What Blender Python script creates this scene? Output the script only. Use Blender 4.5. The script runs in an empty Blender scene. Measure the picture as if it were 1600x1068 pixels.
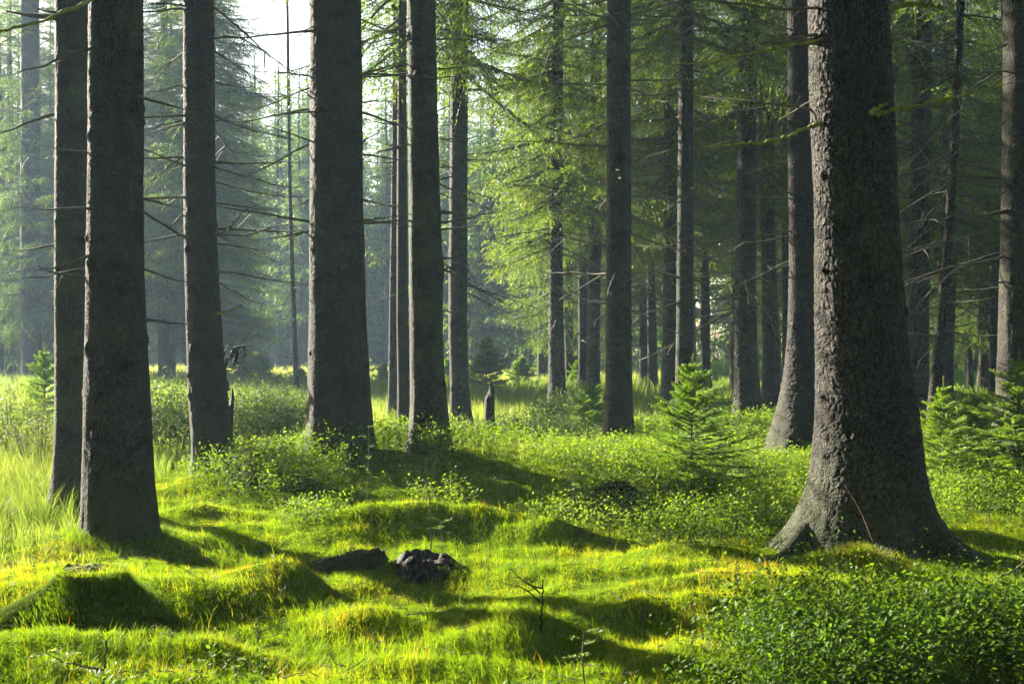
import bpy, math, time
import numpy as np
from mathutils import Matrix, Vector

T0 = time.time()
C = bpy.context.scene.collection
SC = bpy.context.scene
rng = np.random.default_rng(7)
F = 2000.0          # focal length in photo pixels (photo is 1600 x 1068)
CZ = 1.6            # eye height
HZ = 534.0
SUN_AZ, SUN_EL = math.radians(44), math.radians(20)   # sun: left and behind the wood
SUN_DIR = np.array([-math.cos(SUN_AZ)*math.cos(SUN_EL), math.sin(SUN_AZ)*math.cos(SUN_EL), math.sin(SUN_EL)])

# ------------------------------------------------------------------ helpers
def fp(px, py):
    d = CZ*F/(py-HZ)
    return (px-800)/F*d, d

def pt(px, py, d):
    return np.array([(px-800)/F*d, d, CZ-(py-HZ)/F*d])

def vnoise(x, y, seed=0, z=None):
    """smooth value noise, 0..1"""
    x = np.asarray(x, float); y = np.asarray(y, float)
    def hsh(i, j, k):
        h = (i.astype(np.int64)*374761393 + j.astype(np.int64)*668265263 + k*2147483647 + seed*974634777) & 0x7fffffff
        h = ((h ^ (h >> 13))*1274126177) & 0x7fffffff
        return ((h ^ (h >> 16)) & 0xffff)/65535.0
    i = np.floor(x); j = np.floor(y); fx = x-i; fy = y-j
    fx = fx*fx*(3-2*fx); fy = fy*fy*(3-2*fy)
    a = hsh(i, j, 1); b = hsh(i+1, j, 1); c = hsh(i, j+1, 1); d = hsh(i+1, j+1, 1)
    return (a*(1-fx)+b*fx)*(1-fy)+(c*(1-fx)+d*fx)*fy

def fbm(x, y, seed=0, o=3):
    s = 0; a = .5; t = 0
    for k in range(o):
        s = s+a*vnoise(x*2**k, y*2**k, seed+k*17); t += a; a *= .5
    return s/t

def unit(v):
    return v/np.maximum(np.linalg.norm(v, axis=-1, keepdims=True), 1e-9)

def mesh(name, V, polys, mats, midx=None, tone=None, smooth=True):
    """polys: list of int arrays (n,k)"""
    V = np.asarray(V, np.float32)
    me = bpy.data.meshes.new(name)
    polys = [np.asarray(p, np.int32) for p in polys if len(p)]
    loops = np.concatenate([p.ravel() for p in polys])
    tot = np.concatenate([np.full(len(p), p.shape[1], np.int32) for p in polys])
    start = np.concatenate([[0], np.cumsum(tot)[:-1]]).astype(np.int32)
    me.vertices.add(len(V)); me.vertices.foreach_set('co', V.ravel())
    me.loops.add(len(loops)); me.loops.foreach_set('vertex_index', loops)
    me.polygons.add(len(tot)); me.polygons.foreach_set('loop_start', start)
    for m in mats: me.materials.append(m)
    if midx is not None: me.polygons.foreach_set('material_index', np.asarray(midx, np.int32))
    me.polygons.foreach_set('use_smooth', np.full(len(tot), smooth, bool))
    if tone is not None:
        a = me.attributes.new('tone', 'FLOAT', 'POINT'); a.data.foreach_set('value', np.asarray(tone, np.float32))
    me.update(calc_edges=True)
    return me

def link(name, me, parent=None, loc=None, rotz=0.0):
    o = bpy.data.objects.new(name, me); C.objects.link(o)
    if parent is not None: o.parent = parent
    if loc is not None: o.location = loc
    if rotz: o.rotation_euler = (0, 0, rotz)
    return o

def tag(o, label=None, cat=None, group=None, kind=None):
    if label: o['label'] = label
    if cat: o['category'] = cat
    if group: o['group'] = group
    if kind: o['kind'] = kind
    return o

def thing(name, label, cat, loc=(0, 0, 0), rotz=0.0, group=None):
    o = link(name, None, None, loc, rotz)
    o.empty_display_size = .2
    return tag(o, label, cat, group)

class MB:
    """collects verts / polys / tone"""
    def __init__(s): s.V = []; s.P = {}; s.M = {}; s.T = []; s.n = 0
    def add(s, V, P, mat=0, tone=.5):
        V = np.asarray(V, float).reshape(-1, 3); P = np.asarray(P, np.int64)
        s.V.append(V); s.T.append(np.broadcast_to(np.asarray(tone, float), (len(V),)))
        k = P.shape[1]
        s.P.setdefault(k, []).append(P+s.n); s.M.setdefault(k, []).append(np.full(len(P), mat))
        s.n += len(V)
    def mesh(s, name, mats, smooth=True):
        ks = sorted(s.P)
        return mesh(name, np.concatenate(s.V), [np.concatenate(s.P[k]) for k in ks], mats,
                    np.concatenate([np.concatenate(s.M[k]) for k in ks]), np.concatenate(s.T), smooth)
    def arrays(s):
        return s

def tube(path, rad, n=6, cap=True):
    path = np.asarray(path, float); rad = np.broadcast_to(np.asarray(rad, float), (len(path),))
    t = unit(np.gradient(path, axis=0))
    up = np.array([0, 0, 1.]) if abs(t[0, 2]) < .9 else np.array([1., 0, 0])
    a = unit(np.cross(t, up)); b = np.cross(t, a)
    th = np.linspace(0, 2*np.pi, n, endpoint=False)
    V = path[:, None]+rad[:, None, None]*(np.cos(th)[None, :, None]*a[:, None]+np.sin(th)[None, :, None]*b[:, None])
    m = len(path)
    i, j = np.meshgrid(np.arange(m-1), np.arange(n), indexing='ij')
    q = np.stack([i*n+j, i*n+(j+1) % n, (i+1)*n+(j+1) % n, (i+1)*n+j], -1).reshape(-1, 4)
    return V.reshape(-1, 3), q

def smooth_path(P, k=6):
    """Catmull-Rom through the points"""
    P = np.asarray(P, float)
    Q = np.vstack([2*P[0]-P[1], P, 2*P[-1]-P[-2]])
    out = []
    for i in range(len(P)-1):
        p0, p1, p2, p3 = Q[i:i+4]
        for t in np.linspace(0, 1, k, endpoint=False):
            out.append(.5*((2*p1)+(-p0+p2)*t+(2*p0-5*p1+4*p2-p3)*t*t+(-p0+3*p1-3*p2+p3)*t**3))
    out.append(P[-1])
    return np.array(out)

# ------------------------------------------------------------------ materials
def new_mat(name):
    m = bpy.data.materials.new(name); m.use_nodes = True
    nt = m.node_tree; nt.nodes.clear()
    return m, nt, nt.nodes, nt.links

def ramp(ns, stops):
    r = ns.new('ShaderNodeValToRGB')
    e = r.color_ramp.elements
    while len(e) < len(stops): e.new(.5)
    for x, (p, c) in zip(e, stops):
        x.position = p; x.color = (*c, 1)
    return r

def leaf_mat(name, stops, trans=.5, tint=(1.25, 1.15, .45), rough=.55, spec=.3):
    m, nt, ns, ln = new_mat(name)
    out = ns.new('ShaderNodeOutputMaterial')
    at = ns.new('ShaderNodeAttribute'); at.attribute_name = 'tone'
    r = ramp(ns, stops); ln.new(at.outputs['Fac'], r.inputs['Fac'])
    p = ns.new('ShaderNodeBsdfPrincipled'); p.inputs['Roughness'].default_value = rough
    p.inputs['Specular IOR Level'].default_value = spec
    ln.new(r.outputs['Color'], p.inputs['Base Color'])
    tr = ns.new('ShaderNodeBsdfTranslucent')
    mu = ns.new('ShaderNodeMix'); mu.data_type = 'RGBA'; mu.blend_type = 'MULTIPLY'; mu.inputs[0].default_value = 1
    ln.new(r.outputs['Color'], mu.inputs[6]); mu.inputs[7].default_value = (*tint, 1)
    ln.new(mu.outputs[2], tr.inputs['Color'])
    mx = ns.new('ShaderNodeMixShader'); mx.inputs[0].default_value = trans
    ln.new(p.outputs[0], mx.inputs[1]); ln.new(tr.outputs[0], mx.inputs[2]); ln.new(mx.outputs[0], out.inputs['Surface'])
    return m

def bark_mat(name, dark, mid, light, cell=26.0, bump=.02, moss=.35, algae=.3, mossh=.5):
    m, nt, ns, ln = new_mat(name)
    out = ns.new('ShaderNodeOutputMaterial'); p = ns.new('ShaderNodeBsdfPrincipled')
    p.inputs['Roughness'].default_value = .85; p.inputs['Specular IOR Level'].default_value = .2
    tc = ns.new('ShaderNodeTexCoord')
    nz = ns.new('ShaderNodeTexNoise'); nz.inputs['Scale'].default_value = 9; nz.inputs['Detail'].default_value = 3
    ln.new(tc.outputs['Object'], nz.inputs['Vector'])
    wv = ns.new('ShaderNodeVectorMath'); wv.operation = 'MULTIPLY_ADD'
    ln.new(nz.outputs['Color'], wv.inputs[0]); wv.inputs[1].default_value = (.05, .05, .05); ln.new(tc.outputs['Object'], wv.inputs[2])
    mp = ns.new('ShaderNodeMapping'); mp.inputs['Scale'].default_value = (1, 1, .8); ln.new(wv.outputs[0], mp.inputs['Vector'])
    vo = ns.new('ShaderNodeTexVoronoi'); vo.feature = 'DISTANCE_TO_EDGE'; vo.inputs['Scale'].default_value = cell
    vc = ns.new('ShaderNodeTexVoronoi'); vc.feature = 'F1'; vc.inputs['Scale'].default_value = cell
    ln.new(mp.outputs[0], vo.inputs['Vector']); ln.new(mp.outputs[0], vc.inputs['Vector'])
    fn = ns.new('ShaderNodeTexNoise'); fn.inputs['Scale'].default_value = 70; fn.inputs['Detail'].default_value = 5; fn.inputs['Roughness'].default_value = .7
    ln.new(tc.outputs['Object'], fn.inputs['Vector'])
    bn = ns.new('ShaderNodeTexNoise'); bn.inputs['Scale'].default_value = 2.2; bn.inputs['Detail'].default_value = 4
    ln.new(tc.outputs['Object'], bn.inputs['Vector'])
    # colour
    s1 = ns.new('ShaderNodeSeparateColor'); ln.new(vc.outputs['Color'], s1.inputs[0])
    a1 = ns.new('ShaderNodeMath'); a1.operation = 'MULTIPLY_ADD'; ln.new(s1.outputs[0], a1.inputs[0]); a1.inputs[1].default_value = .16
    ln.new(fn.outputs['Fac'], a1.inputs[2])
    a2 = ns.new('ShaderNodeMath'); a2.operation = 'ADD'; ln.new(a1.outputs[0], a2.inputs[0]); a2.inputs[1].default_value = -.10
    r = ramp(ns, [(.2, dark), (.5, mid), (.8, light)]); ln.new(a2.outputs[0], r.inputs['Fac'])
    at = ns.new('ShaderNodeAttribute'); at.attribute_name = 'tone'
    er = ramp(ns, [(0, (.30, .27, .24)), (.3, (.75, .73, .7)), (.6, (1.05, 1.03, 1.0)), (1, (1.7, 1.7, 1.66))]); ln.new(at.outputs['Fac'], er.inputs['Fac'])
    mu = ns.new('ShaderNodeMix'); mu.data_type = 'RGBA'; mu.blend_type = 'MULTIPLY'; mu.inputs[0].default_value = 1
    ln.new(r.outputs['Color'], mu.inputs[6]); ln.new(er.outputs['Color'], mu.inputs[7])
    # algae film in patches, moss at the foot
    ar = ramp(ns, [(.45, (0, 0, 0)), (.7, (1, 1, 1))]); ln.new(bn.outputs['Fac'], ar.inputs['Fac'])
    am = ns.new('ShaderNodeMath'); am.operation = 'MULTIPLY'; ln.new(ar.outputs['Color'], am.inputs[0]); am.inputs[1].default_value = algae
    mg = ns.new('ShaderNodeMix'); mg.data_type = 'RGBA'; ln.new(am.outputs[0], mg.inputs[0]); ln.new(mu.outputs[2], mg.inputs[6]); mg.inputs[7].default_value = (.085, .10, .030, 1)
    pn = ns.new('ShaderNodeTexNoise'); pn.inputs['Scale'].default_value = 6.5; pn.inputs['Detail'].default_value = 5; pn.inputs['Roughness'].default_value = .75
    ln.new(tc.outputs['Object'], pn.inputs['Vector'])
    pr = ramp(ns, [(.30, (.75, .40, .22)), (.46, (.95, .92, .9)), (.56, (1, 1, 1)), (.70, (1.9, 2.0, 1.85))]); ln.new(pn.outputs['Fac'], pr.inputs['Fac'])
    pm = ns.new('ShaderNodeMix'); pm.data_type = 'RGBA'; pm.blend_type = 'MULTIPLY'; pm.inputs[0].default_value = .6; ln.new(mg.outputs[2], pm.inputs[6]); ln.new(pr.outputs['Color'], pm.inputs[7])
    mg = pm
    sx = ns.new('ShaderNodeSeparateXYZ'); ln.new(tc.outputs['Object'], sx.inputs[0])
    mr = ns.new('ShaderNodeMapRange'); mr.inputs[1].default_value = mossh; mr.inputs[2].default_value = 0; mr.inputs[3].default_value = 0; mr.inputs[4].default_value = 1
    ln.new(sx.outputs[2], mr.inputs[0])
    mm = ns.new('ShaderNodeMath'); mm.operation = 'MULTIPLY'; ln.new(mr.outputs[0], mm.inputs[0]); ln.new(fn.outputs['Fac'], mm.inputs[1])
    m2 = ns.new('ShaderNodeMath'); m2.operation = 'MULTIPLY'; ln.new(mm.outputs[0], m2.inputs[0]); m2.inputs[1].default_value = moss*2; m2.use_clamp = True
    ms = ns.new('ShaderNodeMix'); ms.data_type = 'RGBA'; ln.new(m2.outputs[0], ms.inputs[0]); ln.new(mg.outputs[2], ms.inputs[6]); ms.inputs[7].default_value = (.06, .08, .015, 1)
    ln.new(ms.outputs[2], p.inputs['Base Color'])
    # relief
    hr = ramp(ns, [(0, (0, 0, 0)), (.25, (1, 1, 1))]); ln.new(vo.outputs['Distance'], hr.inputs['Fac'])
    h1 = ns.new('ShaderNodeMath'); h1.operation = 'MULTIPLY_ADD'; ln.new(s1.outputs[1], h1.inputs[0]); h1.inputs[1].default_value = .5
    ln.new(hr.outputs['Color'], h1.inputs[2])
    h2 = ns.new('ShaderNodeMath'); h2.operation = 'MULTIPLY_ADD'; ln.new(fn.outputs['Fac'], h2.inputs[0]); h2.inputs[1].default_value = .9
    ln.new(h1.outputs[0], h2.inputs[2])
    b = ns.new('ShaderNodeBump'); b.inputs['Strength'].default_value = 1; b.inputs['Distance'].default_value = bump
    ln.new(h2.outputs[0], b.inputs['Height']); ln.new(b.outputs[0], p.inputs['Normal'])
    ln.new(p.outputs[0], out.inputs['Surface'])
    return m

def simple_mat(name, stops, scale=8, rough=.8, bump=.01, bscale=40, stretch=(1, 1, 1), spec=.12):
    m, nt, ns, ln = new_mat(name)
    out = ns.new('ShaderNodeOutputMaterial'); p = ns.new('ShaderNodeBsdfPrincipled'); p.inputs['Roughness'].default_value = rough
    p.inputs['Specular IOR Level'].default_value = spec
    tc = ns.new('ShaderNodeTexCoord'); mp = ns.new('ShaderNodeMapping'); mp.inputs['Scale'].default_value = stretch
    ln.new(tc.outputs['Object'], mp.inputs['Vector'])
    n = ns.new('ShaderNodeTexNoise'); n.inputs['Scale'].default_value = scale; n.inputs['Detail'].default_value = 6; n.inputs['Roughness'].default_value = .65
    ln.new(mp.outputs[0], n.inputs['Vector'])
    r = ramp(ns, stops); ln.new(n.outputs['Fac'], r.inputs['Fac']); ln.new(r.outputs['Color'], p.inputs['Base Color'])
    n2 = ns.new('ShaderNodeTexNoise'); n2.inputs['Scale'].default_value = bscale; n2.inputs['Detail'].default_value = 4
    ln.new(mp.outputs[0], n2.inputs['Vector'])
    b = ns.new('ShaderNodeBump'); b.inputs['Distance'].default_value = bump; b.inputs['Strength'].default_value = .9
    ln.new(n2.outputs['Fac'], b.inputs['Height']); ln.new(b.outputs[0], p.inputs['Normal']); ln.new(p.outputs[0], out.inputs['Surface'])
    return m

M_bark_big = bark_mat('scaly_bark', (.012, .010, .008), (.034, .029, .025), (.098, .088, .075), cell=55, bump=.008, moss=.6, algae=.15, mossh=.9)
M_bark = bark_mat('spruce_bark', (.013, .011, .009), (.036, .032, .026), (.098, .09, .075), cell=60, bump=.008, moss=.6, algae=.35, mossh=.7)
M_bark_green = bark_mat('algae_bark', (.016, .016, .010), (.044, .043, .028), (.10, .098, .068), cell=60, bump=.007, moss=.6, algae=.8, mossh=.7)
M_bark_far = bark_mat('far_bark', (.014, .011, .009), (.035, .028, .021), (.085, .07, .052), cell=20, bump=.02, moss=.4, algae=.3, mossh=.8)
M_twig = simple_mat('dead_twig', [(.3, (.045, .04, .03)), (.55, (.10, .09, .065)), (.75, (.14, .15, .07))], scale=6, bscale=60, bump=.004)
M_mossy = simple_mat('mossy_branch', [(.3, (.08, .08, .02)), (.55, (.22, .22, .04)), (.75, (.36, .34, .08))], scale=14, bscale=60, bump=.006)
M_stemg = simple_mat('green_stem', [(.3, (.05, .06, .02)), (.7, (.10, .10, .04))], scale=14, bump=.001)
M_soil = simple_mat('moss_ground', [(.2, (.07, .045, .02)), (.34, (.06, .07, .010)), (.47, (.080, .135, .008)), (.65, (.125, .185, .010)), (.8, (.18, .17, .02))], scale=3.5, bscale=45, bump=.03, rough=1, spec=0)
M_rotten = simple_mat('rotten_wood', [(.3, (.010, .008, .007)), (.58, (.028, .022, .017)), (.78, (.085, .065, .045))], scale=9, bscale=30, bump=.03, stretch=(1, 1, .25))
M_cut = simple_mat('stump_top', [(.3, (.03, .022, .014)), (.5, (.10, .075, .035)), (.75, (.22, .18, .08))], scale=14, bscale=40, bump=.02)
M_mossmat = simple_mat('stump_moss', [(.3, (.025, .035, .008)), (.55, (.06, .085, .012)), (.75, (.12, .14, .02))], scale=7, bscale=60, bump=.03, rough=1, spec=0)
M_mosstop = simple_mat('stump_moss_top', [(.3, (.05, .07, .012)), (.5, (.10, .13, .02)), (.72, (.26, .23, .08))], scale=9, bscale=60, bump=.02, rough=.95)
M_rootsoil = simple_mat('root_soil', [(.3, (.012, .010, .008)), (.6, (.05, .036, .024)), (.8, (.10, .07, .04))], scale=12, bscale=25, bump=.05)

M_grass = leaf_mat('grass_blade', [(0, (.028, .068, .005)), (.3, (.088, .160, .007)), (.55, (.160, .245, .008)), (.75, (.26, .27, .014)), (.88, (.29, .22, .028)), (1, (.25, .12, .028))], trans=.5, tint=(1.35, 1.33, .55), rough=.6, spec=.06)
M_tall = leaf_mat('tall_grass_blade', [(0, (.05, .09, .02)), (.4, (.13, .19, .03)), (.75, (.27, .31, .06)), (1, (.37, .36, .13))], trans=.45, tint=(1.2, 1.2, .7), spec=.08)
M_bil = leaf_mat('bilberry_leaf', [(0, (.026, .062, .008)), (.4, (.070, .140, .012)), (.75, (.13, .215, .018)), (1, (.18, .26, .035))], trans=.45, tint=(1.5, 1.4, .5), rough=.6, spec=.12)
M_bush = leaf_mat('bush_leaf', [(0, (.035, .065, .02)), (.5, (.075, .12, .03)), (1, (.16, .20, .05))], trans=.42, tint=(1.3, 1.3, .6), rough=.6, spec=.1)
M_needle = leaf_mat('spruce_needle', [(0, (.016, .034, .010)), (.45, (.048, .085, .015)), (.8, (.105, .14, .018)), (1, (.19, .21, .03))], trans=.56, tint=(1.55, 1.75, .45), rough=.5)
M_sap = leaf_mat('sapling_needle', [(0, (.035, .085, .014)), (.5, (.11, .195, .018)), (1, (.25, .32, .035))], trans=.48, tint=(1.5, 1.5, .5), rough=.45)
M_dry = leaf_mat('dry_stalk', [(0, (.10, .05, .02)), (.5, (.22, .13, .05)), (1, (.34, .25, .12))], trans=.3, tint=(1, 1, .8))

# ------------------------------------------------------------------ terrain
BUMPS = []   # x, y, amp, sx, sy
def bump(px, py, amp, sx, sy):
    x, y = fp(px, py); BUMPS.append((x, y, amp, sx, sy))
bump(560, 765, .32, 2.0, 1.2); bump(780, 750, .24, 1.8, 1.1)      # bilberry rise in the middle
bump(1080, 770, .20, 1.5, 1.3)
bump(1250, 690, .25, 2.5, 2.0); bump(1560, 740, .15, 1.8, 1.6)
bump(140, 930, .16, .75, .65); bump(300, 965, .18, .9, .36)        # stump mound and the ridge running from it
bump(185, 855, .10, .7, .6)
bump(435, 940, .23, .36, .22)                                       # tussock
bump(700, 838, .27, .75, .28); bump(870, 850, .17, .5, .22)         # hummocks
bump(560, 835, .15, .5, .26); bump(960, 900, .12, .5, .25); bump(480, 850, .10, .4, .2); bump(1050, 880, .10, .4, .2)
bump(1360, 900, .11, 1.1, .7)                                       # foot of the big spruce
bump(840, 1012, .17, .42, .24); bump(1080, 960, .11, .6, .2); bump(1150, 925, .10, .5, .2)
bump(600, 985, .12, .45, .2); bump(740, 960, .08, .35, .2); bump(330, 1040, .12, .4, .2); bump(700, 1050, .10, .5, .2); bump(20, 1040, .14, .5, .4)
bump(660, 925, -.13, .6, .5); bump(420, 885, -.12, .6, .4); bump(330, 815, .12, .5, .3); bump(900, 985, -.07, .7, .25)
bump(250, 1010, .05, .4, .3); bump(1560, 850, .12, .6, .5)
BUMPS = np.array(BUMPS)

def H(x, y):
    x = np.asarray(x, float); y = np.asarray(y, float)
    z = np.zeros(np.broadcast(x, y).shape)
    for bx, by, a, sx, sy in BUMPS:
        z = z+a*np.exp(-((x-bx)/sx)**2-((y-by)/sy)**2)
    near = np.clip((24-y)/10, 0, 1)
    z = z+near*((fbm(x*1.6, y*1.6, 5, 3)-.5)*.16+(fbm(x*5.5, y*5.5, 9, 2)-.5)*.05)
    z = z+(fbm(x*.11, y*.11, 3, 2)-.5)*.5*np.clip((np.hypot(x, y)-18)/30, 0, 1)
    return z

def ground(px, py):
    """first hit of the pixel's ray with the terrain"""
    d = np.linspace(4, 95, 6000)
    x = (px-800)/F*d; z = CZ-(py-HZ)/F*d
    k = np.argmax(z <= H(x, d))
    return np.array([x[k], d[k], float(H(x[k], d[k]))])

def proj(x, y, z):
    return 800+F*x/y, HZ-(z-CZ)*F/y

ys = np.concatenate([np.arange(-22, 3, .8), np.arange(3, 20, .07), np.arange(20, 40, .4), np.arange(40, 121, 2.0)])
xs = np.concatenate([np.arange(-75, -14, 1.5), np.arange(-14, -6.5, .25), np.arange(-6.5, 6.5, .07), np.arange(6.5, 14, .25), np.arange(14, 75.1, 1.5)])
X, Y = np.meshgrid(xs, ys)
nx, ny = len(xs), len(ys)
i, j = np.meshgrid(np.arange(ny-1), np.arange(nx-1), indexing='ij')
q = np.stack([i*nx+j, i*nx+j+1, (i+1)*nx+j+1, (i+1)*nx+j], -1).reshape(-1, 4)
g = link('ground', mesh('ground', np.stack([X, Y, H(X, Y)], -1).reshape(-1, 3), [q], [M_soil]))
tag(g, 'mossy hummocky forest floor', kind='structure')

# ------------------------------------------------------------------ vegetation masks (by place on the ground)
def ell(u, v, cx, cy, rx, ry, p=2):
    return np.clip(1.25-(np.abs((u-cx)/rx)**p+np.abs((v-cy)/ry)**p), 0, 1)

def bil_mask(x, y):
    """how densely bilberry covers the floor at a place"""
    u = 800+F*x/y; v = HZ+CZ*F/y      # where the flat floor would show
    m = 0
    for e in [(430, 765, 150, 30), (600, 752, 240, 32), (800, 750, 170, 34), (490, 830, 60, 18), (690, 805, 50, 12), (1010, 790, 200, 60), (1120, 830, 150, 45), (930, 770, 110, 40),
              (1190, 735, 170, 75), (1050, 860, 70, 22), (1540, 760, 120, 75), (1480, 800, 60, 40), (1620, 800, 100, 60), (1330, 740, 250, 60)]:
        m = np.maximum(m, ell(u, v, *e))
    f = np.clip((y-12)/1.5, 0, 1)*np.clip((24-y)/4, 0, 1)*np.clip((u-880)/60, 0, 1)
    m = np.maximum(m, f*.9)
    return m*np.clip((fbm(x*1.3, y*1.3, 31, 3)-.36)*8, 0.05, 1)

def front_mask(x, y):
    u = 800+F*x/y; v = HZ+CZ*F/y
    m = np.maximum(ell(u, v, 1450, 1085, 270, 85, 3), ell(u, v, 1330, 1130, 190, 85, 3))
    m = np.maximum(m, .35*ell(u, v, 270, 1140, 200, 45))
    m = np.maximum(m, .1*ell(u, v, 960, 1140, 250, 36))
    return m*np.clip((fbm(x*2.2, y*2.2, 77, 3)-.30)*6, 0.05, 1)

# ------------------------------------------------------------------ scatter
def scatter(n, y0, y1, side=1.0, x0px=-80, x1px=1680, power=1.0):
    """random places inside the (slightly widened) field of view, denser towards the viewer with power>1"""
    t = rng.random(n)
    y = y0*(y1/y0)**(t**power) if power > 0 else y0+(y1-y0)*t
    px = x0px+(x1px-x0px)*rng.random(n)
    return (px-800)/F*y*side, y

def blades(x, y, z, h, w, lean, az, tone, seg=2):
    n = len(x)
    ax = np.stack([np.cos(az), np.sin(az), np.zeros(n)], -1)
    sd = rng.random(n)*np.pi*2
    wv = np.stack([np.cos(sd), np.sin(sd), np.zeros(n)], -1)*w[:, None]*.5
    b = np.stack([x, y, z], -1)
    up = np.array([0, 0, 1.])
    m = b+up*(h*.55*np.sqrt(np.maximum(1-(lean*.45)**2, .1)))[:, None]+ax*(h*lean*.28)[:, None]
    tp = b+up*(h*np.sqrt(np.maximum(1-np.minimum(lean, .95)**2, .08)))[:, None]+ax*(h*lean*.95)[:, None]
    V = np.stack([b-wv, b+wv, m+wv*.75, m-wv*.75, tp], 1).reshape(-1, 3)
    k = np.arange(n)[:, None]*5
    return V, k+np.array([[0, 1, 2, 3]]), k+np.array([[3, 2, 4]]), np.repeat(tone, 5)

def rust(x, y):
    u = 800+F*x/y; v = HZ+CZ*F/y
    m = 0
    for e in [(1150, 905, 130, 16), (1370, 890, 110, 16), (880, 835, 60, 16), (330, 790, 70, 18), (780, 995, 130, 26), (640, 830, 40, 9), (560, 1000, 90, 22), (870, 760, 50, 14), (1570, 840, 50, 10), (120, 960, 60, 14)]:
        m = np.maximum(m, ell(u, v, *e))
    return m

def grass_obj(name, label, n, y0, y1, hfun, wfun, leanr, mat, tonefun, keep, clump=.5, x0=-420, x1=2020, power=1.0, sub=.02, seed=0):
    x, y = scatter(n, y0, y1, x0px=x0, x1px=x1, power=power)
    # gather part of the blades in tufts
    cell = .16*(y/9)
    jx = vnoise(np.floor(x/cell), np.floor(y/cell), 11); jy = vnoise(np.floor(x/cell), np.floor(y/cell), 12)
    tx = (np.floor(x/cell)+.2+.6*jx)*cell; ty = (np.floor(y/cell)+.2+.6*jy)*cell
    c = clump*rng.random(n)
    x2 = x+(tx-x)*c; y2 = y+(ty-y)*c
    k = rng.random(n) < keep(x2, y2)
    x, y, tx, ty = x2[k], y2[k], tx[k], ty[k]
    n = len(x); z = H(x, y)-sub
    base = vnoise(x*1.1, y*1.1, 21)*2*np.pi*1.4
    out = np.arctan2(y-ty, x-tx)
    az = np.where(rng.random(n) < .5, out, base)+rng.normal(0, .6, n)
    h = hfun(x, y)*(.55+.75*rng.random(n)); w = wfun(x, y)*(.7+.6*rng.random(n))
    lean = np.clip(leanr*(.4+1.1*rng.random(n)), 0, .95)
    tone = np.clip(tonefun(x, y)+rng.normal(0, .10, n), 0, 1)
    V, q4, t3, tn = blades(x, y, z, h, w, lean, az, tone)
    o = link(name, mesh(name, V, [q4, t3], [mat], tone=tn, smooth=False))
    return tag(o, label, kind='stuff')

def tone_g(x, y):
    u = 800+F*x/y
    t = .27+.56*fbm(x*.9, y*.9, 41, 3)+(fbm(x*4, y*4, 43, 2)-.5)*.42
    t = np.where(rng.random(np.shape(x)) < .05, t+.3, t)
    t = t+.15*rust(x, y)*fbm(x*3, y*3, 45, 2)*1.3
    return t

def inview_bil(x, y): return np.maximum(bil_mask(x, y), front_mask(x, y))

grass_obj('fine_grass', 'fine bright green grass and moss covering the hummocks', 800000, 4.9, 16,
          lambda x, y: .030+.055*fbm(x*1.7, y*1.7, 51, 2), lambda x, y: .0014+.00026*y, .72, M_grass, tone_g,
          lambda x, y: np.clip(1.0-.75*inview_bil(x, y), .1, 1)*np.clip((fbm(x*2.3, y*2.3, 91, 3)-.24)*7, .22, 1), clump=.55, power=1.05)
grass_obj('long_grass', 'long thin grass blades standing out of the moss', 12500, 4.9, 17,
          lambda x, y: .07+.10*fbm(x*1.7, y*1.7, 53, 2), lambda x, y: .0016+.00024*y, .45, M_grass, lambda x, y: np.where(rng.random(np.shape(x)) < .16, .86, tone_g(x, y)+.06),
          lambda x, y: np.clip((fbm(x*1.5, y*1.5, 55, 2)-.38)*4, .05, 1)*np.clip(1.0-.7*inview_bil(x, y), .1, 1), clump=.85)
grass_obj('pale_meadow_grass', 'tall pale sunlit grass at the left edge', 60000, 8.6, 24,
          lambda x, y: .13+.30*np.clip((y-9.5)/3.5, 0, 1)*(.5+fbm(x*.9, y*.9, 57, 2)), lambda x, y: .0022+.00032*y, .6, M_tall,
          lambda x, y: .25+.6*fbm(x*.8, y*.8, 59, 2),
          lambda x, y: np.clip((150-(800+F*x/y)+np.clip(y-12, 0, 6)*30)/120, 0, 1)*(.35+.65*np.clip((y-9.5)/2, 0, 1)), clump=.7, x0=-260, x1=480)
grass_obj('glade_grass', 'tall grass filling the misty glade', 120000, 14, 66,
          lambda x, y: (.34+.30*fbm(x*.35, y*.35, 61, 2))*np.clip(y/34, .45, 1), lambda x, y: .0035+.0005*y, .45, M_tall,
          lambda x, y: .15+.55*fbm(x*.25, y*.25, 63, 2)+.4*np.clip((y-42)/10, 0, 1),  # far blades toned paler and yellower, painting in the sunlit strip
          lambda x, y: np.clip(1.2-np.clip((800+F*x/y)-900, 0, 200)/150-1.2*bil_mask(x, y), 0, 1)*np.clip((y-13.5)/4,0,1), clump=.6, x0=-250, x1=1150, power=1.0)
grass_obj('wood_floor_grass', 'low grass and moss under the shaded wood', 26000, 15, 60,
          lambda x, y: .12+.22*fbm(x*.35, y*.35, 65, 2), lambda x, y: .006+.0006*y, .5, M_tall,
          lambda x, y: .1+.5*fbm(x*.25, y*.25, 67, 2),
          lambda x, y: np.clip(((800+F*x/y)-860)/200, 0, 1), clump=.7, x0=850, x1=2100)

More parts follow.
